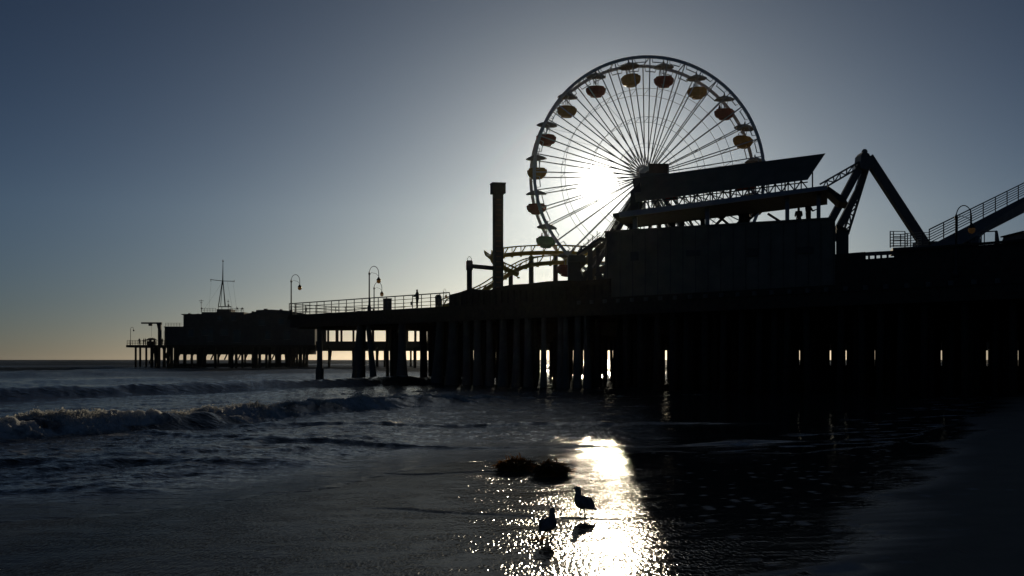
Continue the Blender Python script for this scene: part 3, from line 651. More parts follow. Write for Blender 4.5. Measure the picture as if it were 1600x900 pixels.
obj('track', track([P(771,405,138), P(768,400,136), P(772,410,134), P(790,420,133), P(810,430,133)], gap=.6), M['yellow'], co_)
for px, Y, pyt in ((830,142,399), (798,138,424), (868,144,399), (905,146,400)):
    p = P(px, pyt, Y); obj('column', MB().tube([Vector((p.x, Y, ZD)), Vector((p.x, Y, p.z-.1))], .30 if px != 798 else .26, 10), M['steel'], co_, smooth=True)
# ------------------------------------------------------------------ loading platform beside the pavilion
Ys = 104; ls = empty('ride_platform', (P(910, 500, Ys).x, Ys, ZD), 'steel stair and loading platform between the coaster track and the dark pavilion', 'platform')
def Q(px, py, Y=Ys): return P(px, py, Y)
def col(mb, px, p0, p1, w, Y=Ys): a = Q(px, p0, Y); b_ = Q(px, p1, Y); mb.bar(a, b_, w)
zd = HY-(ZD-H)*F/Ys
mb = MB()
for px, w in ((894,.75),(901,.6),(922,.4),(934,.3)): col(mb, px, zd, 402 if px < 910 else 388, w)
obj('column', mb, M['steel'], ls)
mb = MB(); mb.bar(Q(888,405), Q(914,405), 1.6, .55); mb.bar(Q(905,398), Q(942,372,103), 1.0, .2)
obj('walkway', mb, M['steel'], ls)
mb = MB()
for px0, py0, px1, py1 in ((900,400,938,367),(900,396,938,363),(903,392,928,369)): mb.bar(Q(px0,py0), Q(px1,py1), .06)
for px in (905,912,919,926,933): mb.bar(Q(px, 398-(px-905)*.9), Q(px, 386-(px-905)*.9), .06)
mb.bar(Q(905,385), Q(930,385), .07); mb.bar(Q(908,385), Q(908,402), .2)
obj('handrail', mb, M['steel'], ls)
mb = MB()
for a, c in (((932,470),(952,430)),((930,445),(953,465)),((930,428),(955,445)),((938,425),(934,470)),((930,456),(955,458)),((945,425),(949,470)),((905,425),(925,475)),((925,410),(912,440))): mb.bar(Q(*a), Q(*c), .28)
obj('bracing', mb, M['steel'], ls)
mb = MB(); mb.prism([Q(905,412), Q(938,380), Q(944,380), Q(944,386), Q(908,420)], (0,1.2,0)).prism([Q(912,424), Q(945,414), Q(950,418), Q(950,425), Q(930,430), Q(918,455), Q(905,470)], (0,1.2,0)); obj('stair_flank', mb, M['wall'], ls)
mb = MB(); mb.prism([Q(893,445), Q(928,440), Q(930,zd), Q(893,zd)], (0,1.,0)); obj('lower_panel', mb, M['wall'], ls)
# ------------------------------------------------------------------ pavilion
Yl, Yr = 88.0, 79.0
def Yw(px):                                # distance of the front wall plane in that direction
    a = Vector(((945-800)/F*Yl, Yl)); b_ = Vector(((1305-800)/F*Yr, Yr)); k = (px-800)/F; d_ = b_-a
    t_ = (k*a.y-a.x)/(d_.x-k*d_.y); return a.y+t_*d_.y
def B(px, py, off=0): return P(px, py, Yw(px)*(1+off/PD))
fd = (P(1305,HY,Yr)-P(945,HY,Yl)).normalized(); fd.z = 0; BV = Vector((-fd.y, fd.x, 0)); BRZ = math.atan2(fd.y, fd.x); EV = Vector((.25, .97, 0)); PD = abs(P(945,HY,Yl).dot(BV))
pv = empty('pavilion', B(1125, HY, 4)*1, 'large dark two level pavilion with open terrace and slanted sign roof before the wheel', 'building')
pv.location.z = ZD; WL[pv] = Vector(pv.location)
def slab(mb, pts, off0, off1):            # outline drawn on the front plane, pushed from off0 to off1 behind it
    a = [B(px, py, off0) for px, py in pts]; mb.prism(a, EV*(off1-off0)); return mb
def ydeck(px): return HY-(ZD-H)*F/Yw(px)
obj('lower_wall', slab(MB(), [(945,362),(1305,340),(1306,ydeck(1306)),(945,ydeck(945))], 0, .3), M['wall'], pv)
mb = MB()
obj('side_wall', slab(MB(), [(945.4,364),(949,363.5),(949,ydeck(949)),(945.4,ydeck(945))], .31, 9), M['wall'], pv); obj('side_wall', slab(MB(), [(1301,344),(1304.6,344),(1304.6,ydeck(1305)),(1301,ydeck(1305))], .31, 9), M['wall'], pv)
obj('terrace_floor', slab(MB(), [(949.4,380),(1300.5,362),(1300.5,365),(949.4,383)], .31, 9), M['roof'], pv)
mb = MB()
for i in range(19):
    px = 949+i*19.6; yt = 362-(px-945)*.0611+3.2; mb.prism([B(px, yt), B(px+1.1, yt), B(px+1.1, ydeck(px)), B(px, ydeck(px))], -EV*.05)
obj('batten', mb, M['dark'], pv)
for px, w, h in ((985,13,14),(1072,22,9),(1168,16,12),(1246,24,10)):
    yt = 395-(px-945)*.03; obj('sign_board', slab(MB(), [(px,yt),(px+w,yt-.8),(px+w,yt+h-.8),(px,yt+h)], -.12, -.055), M['dark'], pv)
mb = MB()
slab(mb, [(944,360.8),(1306,338.8),(1306,341.5),(944,363.5)], -.12, -.002); obj('parapet_trim', mb, M['wall'], pv)
mb = MB()
for px, yt in ((1105,321),(1230,302),(1279,300),(992,335)): obj('terrace_post', slab(MB(), [(px-3.2,yt),(px+3.2,yt),(px+3.2,362-(px-945)*.061),(px-3.2,362-(px-945)*.061)], .32, .62), M['fascia'], pv)
# roof of the terrace: blue-grey edge board, dark soffit, hipped right end
obj('roof_fascia', slab(MB(), [(966,331.5),(1292,289.5),(1293,296),(968,340)], -1.2, -1.0), M['fascia'], pv)
mb = MB(); mb.prism([B(*q, -.9) for q in ((1293.5,290),(1320,309),(1325,317),(1312,315),(1294,298))], BV*1.2+Vector((0,2,0))); obj('roof_hip', mb, M['roof'], pv)
mb = MB(); slab(mb, [(957,333.5),(1293,291),(1293,297),(958,339.5)], -.98, 6.6); obj('terrace_roof', mb, M['roof'], pv)
mb = MB()
for px0, px1, y0, y1 in ((1085,1230,331,319),(1238,1318,318,311)):
    for k in range(26): 
        pass
slab(mb, [(1022,339),(1054,334),(1055,343),(1026,348)], 8.1, 8.4); obj('banner', mb, M['red'], pv)
# timbers seen through the terrace opening
mb = MB()
for a, c in (((1110,327),(1140,352)),((1140,330),(1118,352)),((1150,332),(1172,350)),((1172,330),(1150,352)),((1185,330),(1160,352)),((1200,334),(1225,350)),((1018,338),(1014,362)),((1040,344),(1060,360)),((1075,340),(1085,358)),((965,338),(1000,360))): mb.bar(B(*a, 6), B(*c, 6), .16)
for px in (1030,1052,1066,1098,1168): mb.bar(B(px, 335, 6.2), B(px, 362, 6.2), .3)
mb.bar(B(1161, 328, 6), B(1161, 352, 6), .55)
obj('bracing', mb, M['roof'], pv)
# slanted sign roof above, on a light truss
obj('sign_roof', MB().hexa([B(993,316,.2), B(1262,281,.2), B(1262,281,.5), B(993,316,.5)], [B(988,278.5,2.2), B(1290,239.5,2.2), B(1290,239.5,2.5), B(988,278.5,2.5)]), M['wall'], pv)
mb = MB()
def lerp(a, b_, t_): return a+(b_-a)*t_
for i in range(26):
    t0 = i/26; t1 = (i+1)/26; xa = lerp(998,1262,t0); xb = lerp(998,1262,t1); ya = lerp(314,281,t0); yb = lerp(314,281,t1); za = lerp(332,295,t0); zb2 = lerp(332,295,t1)
    mb.bar(B(xa, ya, .6), B(xa, za, .6), .07)
    mb.bar(B(xa, ya if i % 2 else za, .6), B(xb, zb2 if i % 2 else yb, .6), .07)
    mb.bar(B(xa, ya+3.5, .6), B(xb, yb+3.5, .6), .07)
for i in range(9):
    t0 = i/9; xa = lerp(1000,1255,t0); mb.bar(B(xa, lerp(314,282,t0), .5), B(xa, lerp(333,297,t0), 4.5), .1)
mb.bar(B(1269.5, 264, 2), B(1269.5, 293, 2), .08)
obj('roof_truss', mb, M['steel'], pv)
mb = MB(); slab(mb, [(1150,294),(1180,290),(1180,295),(1150,299)], .75, .8); slab(mb, [(1040,308),(1058,306),(1058,312),(1040,314)], .75, .8); obj('red_board', mb, M['red'], pv)
mb = MB(); slab(mb, [(1014,255.5),(1043.5,255.5),(1043.5,270.4),(1014,270.4)], 2.7, 3.4); obj('rooftop_unit', mb, M['brown'], pv)
mb = MB(); slab(mb, [(1000,270.6),(1045,270.6),(1045,275),(1000,279)], 2.65, 3.5); obj('unit_base', mb, M['grey'], pv)
mb = MB(); slab(mb, [(985,300),(1000,285),(1004,325),(985,330)], 1, 1.4); obj('sign_end_panel', mb, M['wall'], pv)
def terr(px, off): p = B(px, 362-(px-945)*.0611+19, off); return p
person('person', terr(1248, 2.0)+Vector((0,0,-.05)), R(160), 'shorter person on the terrace behind the parapet, left of the pair')
person('person', terr(1263, 1.8)+Vector((0,0,.22)), R(200), 'taller person with bent arms on the terrace beside the right post', arms=.6)
person('person', terr(986, 3)+Vector((0,0,-.1)), R(170), 'person on the terrace at the sunlit left end of the parapet')
# annex right of the pavilion
an = empty('service_hut', on_deck(1317, 14), 'small grey hut against the right side of the pavilion', 'hut')
mb = MB(); slab(mb, [(1307,352),(1323,358),(1326,362),(1326,ydeck(1306)),(1307,ydeck(1306))], 4, 8); obj('wall', mb, M['grey'], an)
mb = MB(); slab(mb, [(1306.6,350.5),(1324,356.8),(1327,362),(1325,362.4),(1306.6,352.4)], 3.8, 8.2); obj('roof', mb, M['roof'], an)
# ------------------------------------------------------------------ A-frame ride
Yf = 97; rf = empty('pointed_ride', (P(1352, 500, Yf).x, Yf, ZD), 'tall pointed steel ride frame with spread legs right of the pavilion', 'ride')
zdf = HY-(ZD-H)*F/Yf
def K(px, py, dy=0): return P(px, py, Yf+dy)
obj('strut', MB().bar(K(1356,246), K(1446,384), .72, .72), M['steel'], rf)
obj('strut', MB().bar(K(1348,252), K(1285,370), .55, .55), M['steel'], rf)
obj('strut', MB().bar(K(1354,258,1), K(1340,300,1), .5, .5).bar(K(1340,299,1), K(1300,376,1), .5, .5), M['steel'], rf)
def truss(a0, b0, a1, b1, n, w=.14):
    mb = MB().bar(a0, b0, w).bar(a1, b1, w)
    for i in range(n):
        p = a0.lerp(b0, i/n); q = a1.lerp(b1, i/n); q2 = a1.lerp(b1, (i+1)/n); p2 = a0.lerp(b0, (i+1)/n)
        mb.bar(p, q, w*.6); mb.bar(p if i % 2 else q, q2 if i % 2 else p2, w*.6)
    return mb
obj('truss', truss(K(1344,252), K(1281,288), K(1342,262), K(1284,296), 6), M['steel'], rf)
obj('truss', truss(K(1352,262,1), K(1318,362,1), K(1356,266,1), K(1325,366,1), 7, .16), M['steel'], rf)
mb = MB().prism([K(1344,262,-.6), K(1346,241,-.6), K(1350,236,-.6), K(1358,240,-.6), K(1364,252,-.6), K(1366,260,-.6), K(1356,266,-.6)], (0,1.8,0)); obj('head', mb, M['steel'], rf)
mb = MB().lathe([(.22,0),(.24,.15),(.12,.3)], 10, K(1351,239)); obj('beacon', mb, M['grey'], rf)
obj('foot_plate', MB().box(K(1446,386), (1.6,1.4,.8)), M['steel'], rf)
# ------------------------------------------------------------------ ramp on the right
rp = empty('access_ramp', (P(1520, 500, 90).x, 90, ZD), 'steel ramp with bar railing climbing out of the picture on the right', 'ramp')
a_t, b_t = P(1452,384,82), P(1640,287,100); a_b, b_b = P(1494,386,82), P(1640,311,100)
dv = Vector((.5, 2.2, 0))
mb = MB().prism([a_t, b_t, b_b, a_b], dv); obj('slab', mb, M['grey'], rp)
mb = MB().prism([P(1395,387,82), P(1452,384,82), P(1494,386,82), P(1494,396,82), P(1395,396,82)], dv); obj('landing', mb, M['grey'], rp)
mb = MB()
for dd in (Vector(), ):
    for i in range(11):
        p = a_t.lerp(b_t, i/10)+dd; mb.bar(p, p+Vector((0,0,1.1)), .06)
    for k in range(6): z = Vector((0,0,.2+.18*k)); mb.bar(a_t+z+dd, b_t+z+dd, .045 if k < 5 else .07)
obj('railing', mb, M['steel'], rp)
mb = MB()
def fence(mb, a, b_, n, h=1.1):
    for i in range(n+1): p = a.lerp(b_, i/n); mb.bar(p, p+Vector((0,0,h)), .06)
    for k in range(6): z = Vector((0,0,.1+(h-.1)*k/5)); mb.bar(a+z, b_+z, .045)
fence(mb, P(1391,387,82), P(1414,387,82), 1); fence(mb, P(1414,387,82), P(1440,384,86), 3, .95); fence(mb, P(1391,387,82), P(1396,386,86), 1); fence(mb, P(1396,386,86), P(1418,385,88), 2, .9); fence(mb, P(1444,384,83), a_t, 1, .9)
obj('landing_railing', mb, M['steel'], rp)
obj('underside_truss', MB().bar(P(1515,380,84), P(1542,358,88), .2).bar(P(1525,384,84), P(1528,372,85), .3).bar(P(1490,392,84), P(1530,378,85), .35).box(P(1516,381,84.5), (.6,.6,.35)), M['steel'], rp)
wf = empty('windscreen_panel', (P(1545,384,76).x, 76, ZD), 'clear framed windscreen panel under the ramp', 'screen')
pa, pb2, pc, pd = P(1533,383,76), P(1556,383,76), P(1558,361,76), P(1533,362.5,76)
obj('frame', MB().bar(pa, pd, .07).bar(pc, pd, .07).bar(P(1538,383,76), P(1538,362,76), .05).prism([P(1557,383,76), P(1563,383,76), P(1559,361,76), P(1557.5,361,76)], (0,.3,0)), M['steel'], wf)
mb = MB().prism([P(1592,384,72), P(1600,362,72), P(1640,362,72), P(1640,384,72)], (0,3,0)); kio = empty('kiosk', (P(1615,384,72).x, 72, ZD), 'slanted edge of a dark kiosk at the far right of the deck', 'kiosk'); obj('wall', mb, M['wall'], kio)
mb = MB().prism([P(1598,362.5,71.9), P(1598,360.5,71.9), P(1642,360.5,71.9), P(1642,362.5,71.9)], (0,3.3,0)); obj('roof', mb, M['roof'], kio)
# ------------------------------------------------------------------ the far pier with the harbour building
Y0 = 300.0; ZF = P(0, 539, Y0).z
def Z(py, Y=Y0): return P(0, py, Y).z
def X(px, Y=Y0): return (px-800)/F*Y
fp = empty('fishing_pier', (X(500), Y0+8, 0), 'low far pier on slender piles reaching out to sea on the left', 'pier')
mb = MB().box(((X(197)+X(1660))/2, Y0+8, ZF-.3), (X(1660)-X(197), 16, .6)); obj('deck', mb, M['timber'], fp)
mb = MB().box(((X(480)+X(700))/2, Y0+8, ZF-1.0), (X(700)-X(480), 14, .8)).box(((X(270)+X(479))/2, Y0+8, ZF-1.45), (X(479)-X(270), 14, 1.7)); obj('pile_cap', mb, M['timber'], fp)
mb = MB().box(((X(700)+X(1650))/2, Y0+8, ZF-.05), (X(1650)-X(702), 15, 2.4)); obj('edge_beam', mb, M['timber'], fp)
pxs = [212,219,228.5,238,243,248,256,263,268]+list(np.arange(273, 482, 5.3))+[497,514,522,536,553,558,566,589.5,601,641,649,688]
GAPS = [(283,1.2),(293,1),(303,1.3),(325,1.5),(330,1.3),(345,2),(355,1.6),(373,1.8),(386,1.5),(391,2),(411,2),(428,1.6),(443,1.5),(461,1.2),(503,6),(528,10),(576,9),(620,14),(660,9),(640,0)]
mass = MB(); cnt = 0
for row in range(4):
    for px in pxs:
        x = px+(random.uniform(-1.6,1.6) if row else 0); Yp = Y0+.8+row*4.6
        if (row or px > 272) and any(abs(x-g) < w+1.4 for g, w in GAPS): continue
        if row and x < 236: continue
        lean = random.uniform(-.8,.8) if (row and random.random() < .3) else 0
        mb = MB().tube([Vector((X(x, Yp)+lean, Yp, ZF-.6)), Vector((X(x, Yp), Yp, -1.2))], .27, 7)
        if row == 0 or (row == 1 and cnt < 95): obj('pile', mb, M['pile'], fp, smooth=True); cnt += 1
        else: mass.add(mb.v, mb.f)
for px in np.arange(700, 1640, 11):
    for row in range(2):
        x = px+random.uniform(-3,3); Yp = Y0+2+row*9
        if any(abs(x-g) < w+2 for g, w in SL): continue
        mass.tube([Vector((X(x, Yp), Yp, ZF-.6)), Vector((X(x, Yp), Yp, -1.2))], .3, 6)
o = obj('pile', mass, M['pile'], fp); o['kind'] = 'stuff'; o['label'] = 'crowded rear piles of the far pier'
mb = MB()
for a, c in ((231,239),(247,240),(252,262),(262,252),(258,266)): mb.bar((X(a), Y0+1.4, Z(568)), (X(c), Y0+1.4, Z(543)), .35)
for px in np.arange(275, 480, 10.6): mb.bar((X(px), Y0+1, Z(562)), (X(px+8), Y0+1, Z(545)), .3); 
obj('brace', mb, M['pile'], fp)
mb = MB().bar((X(262), Y0+1.2, Z(571)), (X(480), Y0+1.2, Z(570)), .5, .9); obj('waling', mb, M['pile'], fp)
mb = MB()
for px in np.arange(198, 264, 4.2): mb.bar((X(px), Y0+.3, ZF), (X(px), Y0+.3, ZF+1.1), .08)
for z in (.4,.75,1.12): mb.bar((X(198), Y0+.3, ZF+z), (X(264), Y0+.3, ZF+z), .08)
obj('railing', mb, M['timber'], fp)
obj('parapet', MB().box(((X(493)+X(700))/2, Y0+.3, ZF+.45), (X(700)-X(493), .2, .9)), M['timber'], fp)
mb = MB()
for px, w in ((503,.9),(509,.5),(523,.7),(530,.5),(549,.5),(566,.8),(580,.6),(604,1.),(612,.5),(633,.9),(647,.6),(655,.5),(668,.7)): mb.bar((X(px), Y0+4, ZF), (X(px), Y0+4, Z(512)), w)
mb.bar((X(495), Y0+4, Z(513)), (X(690), Y0+4, Z(513)), 1.2, .9)
obj('shelter_frame', mb, M['timber'], fp)
# far lamps
fl = empty('pier_lamp', (X(202.5), Y0+.8, ZF), 'thin far lamp at the outermost tip of the far pier', 'street lamp', 'lamps on the far pier')
obj('post', MB().lathe([(.11,0),(.07,1),(.06,3.9),(.03,4.1)], 6), M['black'], fl, loc=(0,0,0)).location = (0,0,0)
h_ = obj('crook_arm', MB().tube([Vector((.38-.38*math.cos(a), 0, 3.9+.5*math.sin(a))) for a in np.linspace(0, math.pi, 8)], .045, 5), M['black'], fl, loc=(0,0,0)); h_.location = (0,0,0)
h_ = obj('lamp_shade', MB().lathe([(.05,3.9),(.2,3.65),(.15,3.4)], 8, (.76,0,0)), M['black'], fl, loc=(0,0,0)); h_.location = (0,0,0)
f2 = copy_tree(fl); f2.location = (X(251), Y0+3, ZF); f2['label'] = 'thin far lamp between the davit crane and the harbour building'; f2.scale = (.85,)*3
# davit crane
dc = empty('davit_crane', (X(246), Y0+2, ZF), 'dark davit crane with a long level arm at the end of the far pier', 'crane')
obj('mast', MB().bar((X(246), Y0+2, ZF), (X(246), Y0+2, Z(505)), .75).prism([(X(244.4), Y0+1.6, Z(517)), (X(249.2), Y0+1.6, Z(505)), (X(249.2), Y0+1.6, Z(503.4)), (X(241.5), Y0+1.6, Z(505))], (0,.8,0)), M['black'], dc)
obj('arm', MB().bar((X(217), Y0+2, Z(504.4)), (X(249.3), Y0+2, Z(504.4)), .4, .38), M['black'], dc)
obj('hoist', MB().box((X(231.5), Y0+2, Z(507.3)), (.9,.5,.5)).bar((X(233), Y0+2, Z(507)), (X(233), Y0+2, Z(526)), .04), M['black'], dc)
def X(px, Y=Y0+4): return (px-800)/F*Y
def Z(py, Y=Y0+4): return P(0, py, Y).z
# harbour building
hb = empty('harbour_building', (X(380), Y0+9, ZF), 'stepped harbour building with flat roofs on the far pier', 'building')
def block(name, px0, px1, pyt, pyb, y0, y1, mat, parent=None):
    mb = MB().box(((X(px0)+X(px1))/2, Y0+(y0+y1)/2, (Z(pyt)+Z(pyb))/2), (X(px1)-X(px0), y1-y0, Z(pyt)-Z(pyb))); return obj(name, mb, mat, parent or hb)
w1_ = block('lower_storey', 259, 493, 511, 539, 3, 15, M['dark'])
block('terrace_slab', 258.4, 300, 510.3, 511.6, 2.7, 15.3, M['roof'])
w2_ = block('upper_storey', 286.5, 400, 492, 511, 4, 14, M['dark'])
block('roof_slab', 284, 318, 490.6, 492, 3.7, 14.3, M['roof'])
w3_ = block('observation_deck', 314, 380.5, 487.5, 492, 4.5, 13.5, M['dark'])
w4_ = block('lookout', 335.5, 358, 482.5, 487.5, 6, 11, M['dark'])
mb = MB().prism([(X(380.6), Y0+3.5, Z(511)), (X(486), Y0+3.5, Z(511)), (X(486), Y0+3.5, Z(492)), (X(380.6), Y0+3.5, Z(492))], (0,11,0)); obj('hall_wall', mb, M['dark'], hb)
mb = MB().prism([(X(380.6), Y0+3.3, Z(491.9)), (X(487), Y0+3.3, Z(491.9)), (X(450), Y0+3.3, Z(485.5)), (X(425), Y0+3.3, Z(483.8)), (X(401), Y0+3.3, Z(484.6)), (X(401), Y0+3.3, Z(486.8)), (X(388), Y0+3.3, Z(490))], (0,11.4,0)); obj('hall_roof', mb, M['roof'], hb)
for px, w, t0, t1 in ((330,9,513,533),(352,12,514,524),(300,8,515,526),(322,10,516,524),(372,12,516,535),(410,10,500,508),(440,8,498,507),(344,7,494,501),(365,8,494,501),(420,8,518,530),(450,9,517,530)):
    y = 3 if t0 > 510 else 3.5 if px > 381 else 4
    wn = block('window', px-w/2, px+w/2, t0, t1, y-.12, y-.02, M['glass'])
    block('window_sill', px-w/2-.5, px+w/2+.5, t1+.05, t1+.7, y-.3, y-.01, M['pale_wall'], wn)
mb = MB()
for a, b_, zb3, y in ((314,336,487.5,4.6),(358,380,487.5,4.6),(260,285,511,3.2)):
    for px in np.arange(a, b_+.1, 4.4): mb.bar((X(px), Y0+y, Z(zb3)), (X(px), Y0+y, Z(zb3)+.95), .07)
    for z in (.5,.95): mb.bar((X(a), Y0+y, Z(zb3)+z), (X(b_), Y0+y, Z(zb3)+z), .07)
obj('roof_railing', mb, M['steel'], hb)
mb = MB()
for px in (337.5,343,353,357.5):
    mb.bar((X(px), Y0+6.5, Z(482.5)), (X(px), Y0+6.5, Z(478.5)), .12)
mb.bar((X(337), Y0+6.5, Z(478.5)), (X(358), Y0+6.5, Z(478.5)), .22)
obj('mast_platform', mb, M['black'], hb)
for px, w, yt in ((292,3,488.9),(306,4,489.6),(392,3,485.8),(412,5,481.9),(436,3,482.6)): block('roof_vent', px-w/2, px+w/2, yt, yt+3.5 if px > 380 else 490.7, 6, 7.5, M['roof'])
def X(px, Y=Y0+8): return (px-800)/F*Y
def Z(py, Y=Y0+8): return P(0, py, Y).z
sg = empty('signal_mast', (X(348), Y0+8, Z(478.4)), 'tall tripod signal mast with a crossing yard on the harbour building', 'mast')
obj('tripod', MB().bar((X(342.8), Y0+7, Z(478.4)), (X(347.6), Y0+8, Z(438)), .16).bar((X(345.5), Y0+7.5, Z(478.4)), (X(347.8), Y0+8, Z(438)), .1).bar((X(353), Y0+7, Z(478.4)), (X(348.4), Y0+8, Z(438)), .16).bar((X(350.3), Y0+9.5, Z(478.4)), (X(348.2), Y0+8.2, Z(438)), .1), M['black'], sg)
obj('topmast', MB().tube([(X(348), Y0+8, Z(445)), (X(348.2), Y0+8, Z(426)), (X(348.4), Y0+8, Z(405.5))], [.2,.13,.06], 6).lathe([(.1,-.2),(.22,0),(.1,.2)], 6, (X(348.4), Y0+8, Z(408))), M['black'], sg)
obj('yard', MB().tube([(X(328.5), Y0+8, Z(436.8)), (X(348), Y0+8, Z(439)), (X(366.5), Y0+8, Z(439.5))], .08, 5).bar((X(329.5), Y0+8, Z(436)), (X(329.5), Y0+8, Z(440)), .1).bar((X(366), Y0+8, Z(437.5)), (X(366), Y0+8, Z(441)), .1), M['black'], sg)
mb = MB()
for a, ya, c, yc in ((330,438,329.5,486),(348,440,320,487),(364,440,372,480),(355,440,366,482)): mb.bar((X(a), Y0+8, Z(ya)), (X(c), Y0+6, Z(yc)), .025)
obj('stay', mb, M['black'], sg)
def X(px, Y=Y0+5.5): return (px-800)/F*Y
def Z(py, Y=Y0+5.5): return P(0, py, Y).z
def antenna(px, top, base, label, arms, first=None):
    o = empty('antenna', (X(px), Y0+5.5, Z(base)), label, 'antenna', 'aerials on the harbour building')
    obj('rod', MB().tube([(X(px), Y0+5.5, Z(base)), (X(px), Y0+5.5, Z(top))], .06, 5), M['black'], o)
    mb = MB()
    for z, w in arms: mb.box((X(px), Y0+5.5, Z(z)), (w,.1,.1))
    mb.lathe([(.05,-.25),(.3,0),(.05,.25)], 6, (X(px)+.1, Y0+5.5, Z(base)+.9)); obj('crossarm', mb, M['black'], o)
antenna(314.5, 468, 487.5, 'thin aerial with crossarms at the left end of the observation roof', [(470,1.2),(473,.6)])
antenna(356.5, 468, 482.5, 'short aerial close to the right foot of the signal mast', [(471,.5)])
antenna(370, 479, 487.5, 'short stubby aerial on the roof railing, inner of the right pair', [(481,.3)])
antenna(378, 481, 487.5, 'short stubby aerial at the right corner of the observation roof', [(483,.5)])
def X(px, Y=Y0+2): return (px-800)/F*Y
ang_l = ['leftmost angler standing at the rail of the far pier','angler in dark clothes second from the pier tip','angler leaning at the rail under the crane hoist','angler standing just right of the crane hoist','angler close to the left of the crane mast','angler standing at the foot of the crane mast','angler between the crane and the harbour building']
for i, px in enumerate((218.5,223,228,232,236,240,254)):
    person('person', (X(px), Y0+1.2+random.random()*2, ZF), random.uniform(0,6), ang_l[i], 'stand', 'anglers on the far pier', random.uniform(.1,.6))
ct = empty('bait_stall', (X(231), Y0+5, ZF), 'low dark bait stall behind the anglers under the crane', 'stall')
obj('counter', MB().box((X(231), Y0+5, ZF+.5), (2.0,1.2,1.0)), M['timber'], ct); obj('roof', MB().prism([(X(231)-1.3, Y0+4.2, ZF+1.3), (X(231)+1.3, Y0+4.2, ZF+1.3), (X(231)+.4, Y0+4.2, ZF+1.85), (X(231)-.5, Y0+4.2, ZF+1.75)], (0,1.8,0)), M['roof'], ct)
obj('post', MB().bar((X(231)-.9, Y0+4.6, ZF+1), (X(231)-.9, Y0+4.6, ZF+1.32), .12).bar((X(231)+.9, Y0+4.6, ZF+1), (X(231)+.9, Y0+4.6, ZF+1.32), .12), M['timber'], ct)
# ------------------------------------------------------------------ gulls
def loft(rings, n=14):
    vs = []; m = len(rings)
    for i, (c, rx, rz, tw_) in enumerate(rings):
        c = Vector(c); d = (Vector(rings[min(i+1,m-1)][0])-Vector(rings[max(i-1,0)][0])).normalized()
        side = Vector((0,1,0)); up = side.cross(d) if False else d.cross(side); up.normalize()
        if up.z < 0 and abs(d.x) > .3: up = -up
        for k in range(n):
            a = 2*math.pi*k/n; vs.append(c+side*math.cos(a)*rx+up*math.sin(a)*rz)
    fs = [(i*n+k, i*n+(k+1)%n, (i+1)*n+(k+1)%n, (i+1)*n+k) for i in range(m-1) for k in range(n)]
    fs += [tuple(range(n))[::-1], tuple((m-1)*n+k for k in range(n))]
    return vs, fs
def gull(loc, rz, label, up=0., sc=1., turn=0.):
    # local +x is forward; base of the feet at z = 0
    body = [((-.25,0,.135),.014,.008,0),((-.20,0,.140),.034,.018,0),((-.15,0,.155),.052,.038,0),((-.10,0,.172),.072,.060,0),((-.04,0,.185),.088,.082,0),((.02,0,.195),.090,.088,0),((.065,0,.210),.080,.078,0),((.10,0,.240+up*.2),.060,.058,0),((.112,0,.278+up*.5),.042,.044,0),((.112,0,.315+up*.9),.035,.036,0)]
    ch = math.cos(turn); sh = math.sin(turn); hz = .345+up
    head = [((.108,0,hz-.012),.034,.034,0),((.122,.0,hz+.01),.036,.035,0),((.137,.012*sh,hz+.014),.032,.030,0),((.155,.02*sh,hz+.008),.020,.018,0),((.166,.028*sh,hz+.003),.010,.010,0),((.19,.04*sh,hz-.001),.007,.009,0),((.208,.05*sh,hz-.008),.002,.003,0)]
    vs, fs = loft(body+head)
    mb = MB().add(vs, fs)
    # folded wings lie along the flanks and cross over the tail
    for sy in (-1, 1):
        wv, wf_ = loft([((.07,sy*.066,.215),.006,.02,0),((.03,sy*.088,.21),.016,.058,0),((-.06,sy*.084,.195),.018,.058,0),((-.15,sy*.055,.172),.012,.034,0),((-.23,sy*.02,.145),.008,.014,0),((-.30,sy*.006,.13),.003,.004,0)], 10); mb.add(wv, wf_)
    for sy, fx in ((-1,.0),(1,.02)):
        mb.tube([(.0,sy*.028,.14),(fx+.005,sy*.028,.075),(fx-.004,sy*.028,.012)], [.013,.0085,.008], 6)
        for tx, ty in ((.05,-.025),(.055,0),(.05,.025)): mb.tube([(fx-.004,sy*.028,.010),(fx+tx,sy*.028+ty,.004)], [.006,.0025], 5)
        mb.add([(fx,sy*.028,.006),(fx+.042,sy*.028-.02,.003),(fx+.048,sy*.028,.003),(fx+.042,sy*.028+.02,.003)], [(0,1,2),(0,2,3)])
    o = obj('gull', mb, M['gull'], None, loc=(0,0,0), smooth=True); o.location = loc; o.rotation_euler = (0,0,rz); o.scale = (sc,)*3
    return tag(o, label, 'gull', 'gulls on the wet sand')
def ground(px, py):
    z = 0.
    for _ in range(4):
        Y = F*(H-z)/(py-HY); X_ = (px-800)/F*Y; e = float(edge(np.array([X_]), np.array([Y]))[0]); z = float(zbeach(np.array([X_]), np.array([Y]))[0])+(.014 if e > .3 else 0)
    return Vector((X_, Y, z))
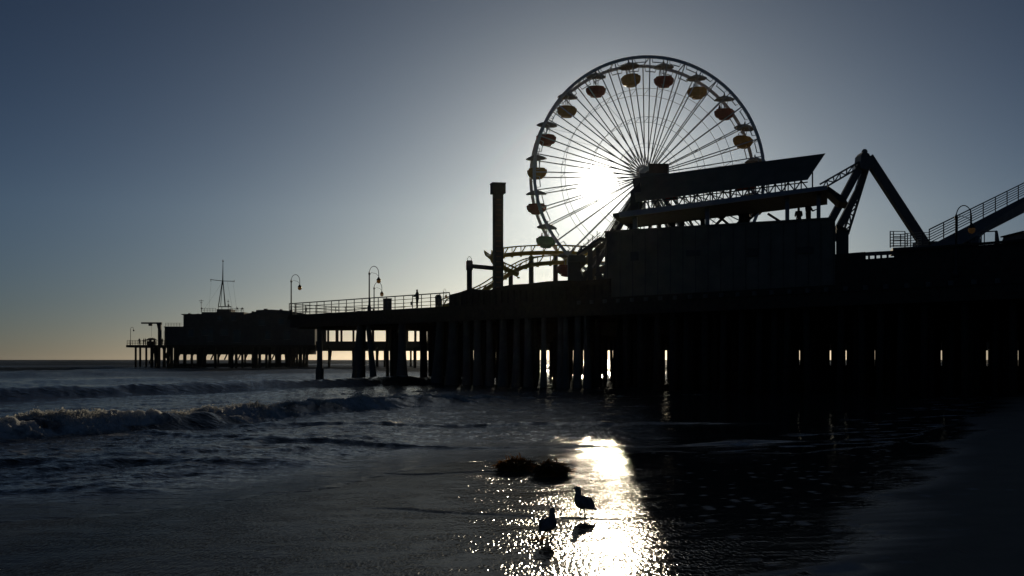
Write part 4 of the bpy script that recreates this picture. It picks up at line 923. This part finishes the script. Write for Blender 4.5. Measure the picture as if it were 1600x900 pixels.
gull(ground(911, 809), R(121), 'gull standing in the bright glitter, facing left, farther of the two', .0, 1.08, .8)
gull(ground(857, 843), R(64), 'gull standing left of the glitter with its back turned, nearer of the two', .0, .95, .3)
# ------------------------------------------------------------------ kelp
def kelp(px, py, wpx, hpx, label, n=620):
    c = ground(px, py); k = c.y/F; hw = wpx*k/2; h = hpx*k; mb = MB()
    core_ = []
    for r_, z in ((.95,0),(.85,.2),(.62,.40),(.35,.52),(.1,.58)): core_.append((r_*hw, z*h))
    mb.lathe(core_, 18, c+Vector((0,0,-.01)), sq=.75)
    for i in range(n):
        a = random.uniform(0, 2*math.pi); rr = math.sqrt(random.random())*.85; p = c+Vector((math.cos(a)*rr*hw, math.sin(a)*rr*hw*.75, max(0, (1-rr*rr))*h*.72))
        d = Vector((math.cos(a)*rr+random.uniform(-.6,.6), math.sin(a)*rr*.8+random.uniform(-.6,.6), random.uniform(-.1,.7))).normalized()
        ln = random.uniform(.06,.17)*(1.9 if random.random() < .22 else 1); w = random.uniform(.006,.018); sd = d.cross(Vector((random.uniform(-1,1),random.uniform(-1,1),1))).normalized()
        pts = [p+d*ln*t_+Vector((0,0,-.35*ln*t_*t_)) for t_ in (0,.33,.66,1)]
        vs = []
        for j, q in enumerate(pts): ww = w*(.5,1,.8,.15)[j]; vs += [q+sd*ww, q-sd*ww]
        vs = [Vector((v.x, v.y, max(v.z, c.z+.002))) for v in vs]
        mb.add(vs, [(0,1,3,2),(2,3,5,4),(4,5,7,6)])
        if random.random() < .25: mb.lathe([(.002,-.012),(.009,-.004),(.009,.004),(.002,.012)], 6, Vector((pts[2].x, pts[2].y, max(pts[2].z, c.z+.012))))
    o = obj('kelp_clump', mb, M['kelp'], None, loc=c); return tag(o, label, 'kelp', 'kelp washed up on the sand')
kelp(806, 735, 66, 22, 'heap of brown kelp washed up on the wet sand, left and farther of the two')
kelp(861, 744, 60, 27, 'heap of brown kelp washed up beside the glitter, right and nearer of the two')
o = kelp(844, 846, 7, 4, 'tiny dark scrap of seaweed on the sand by the nearer gull', 14)
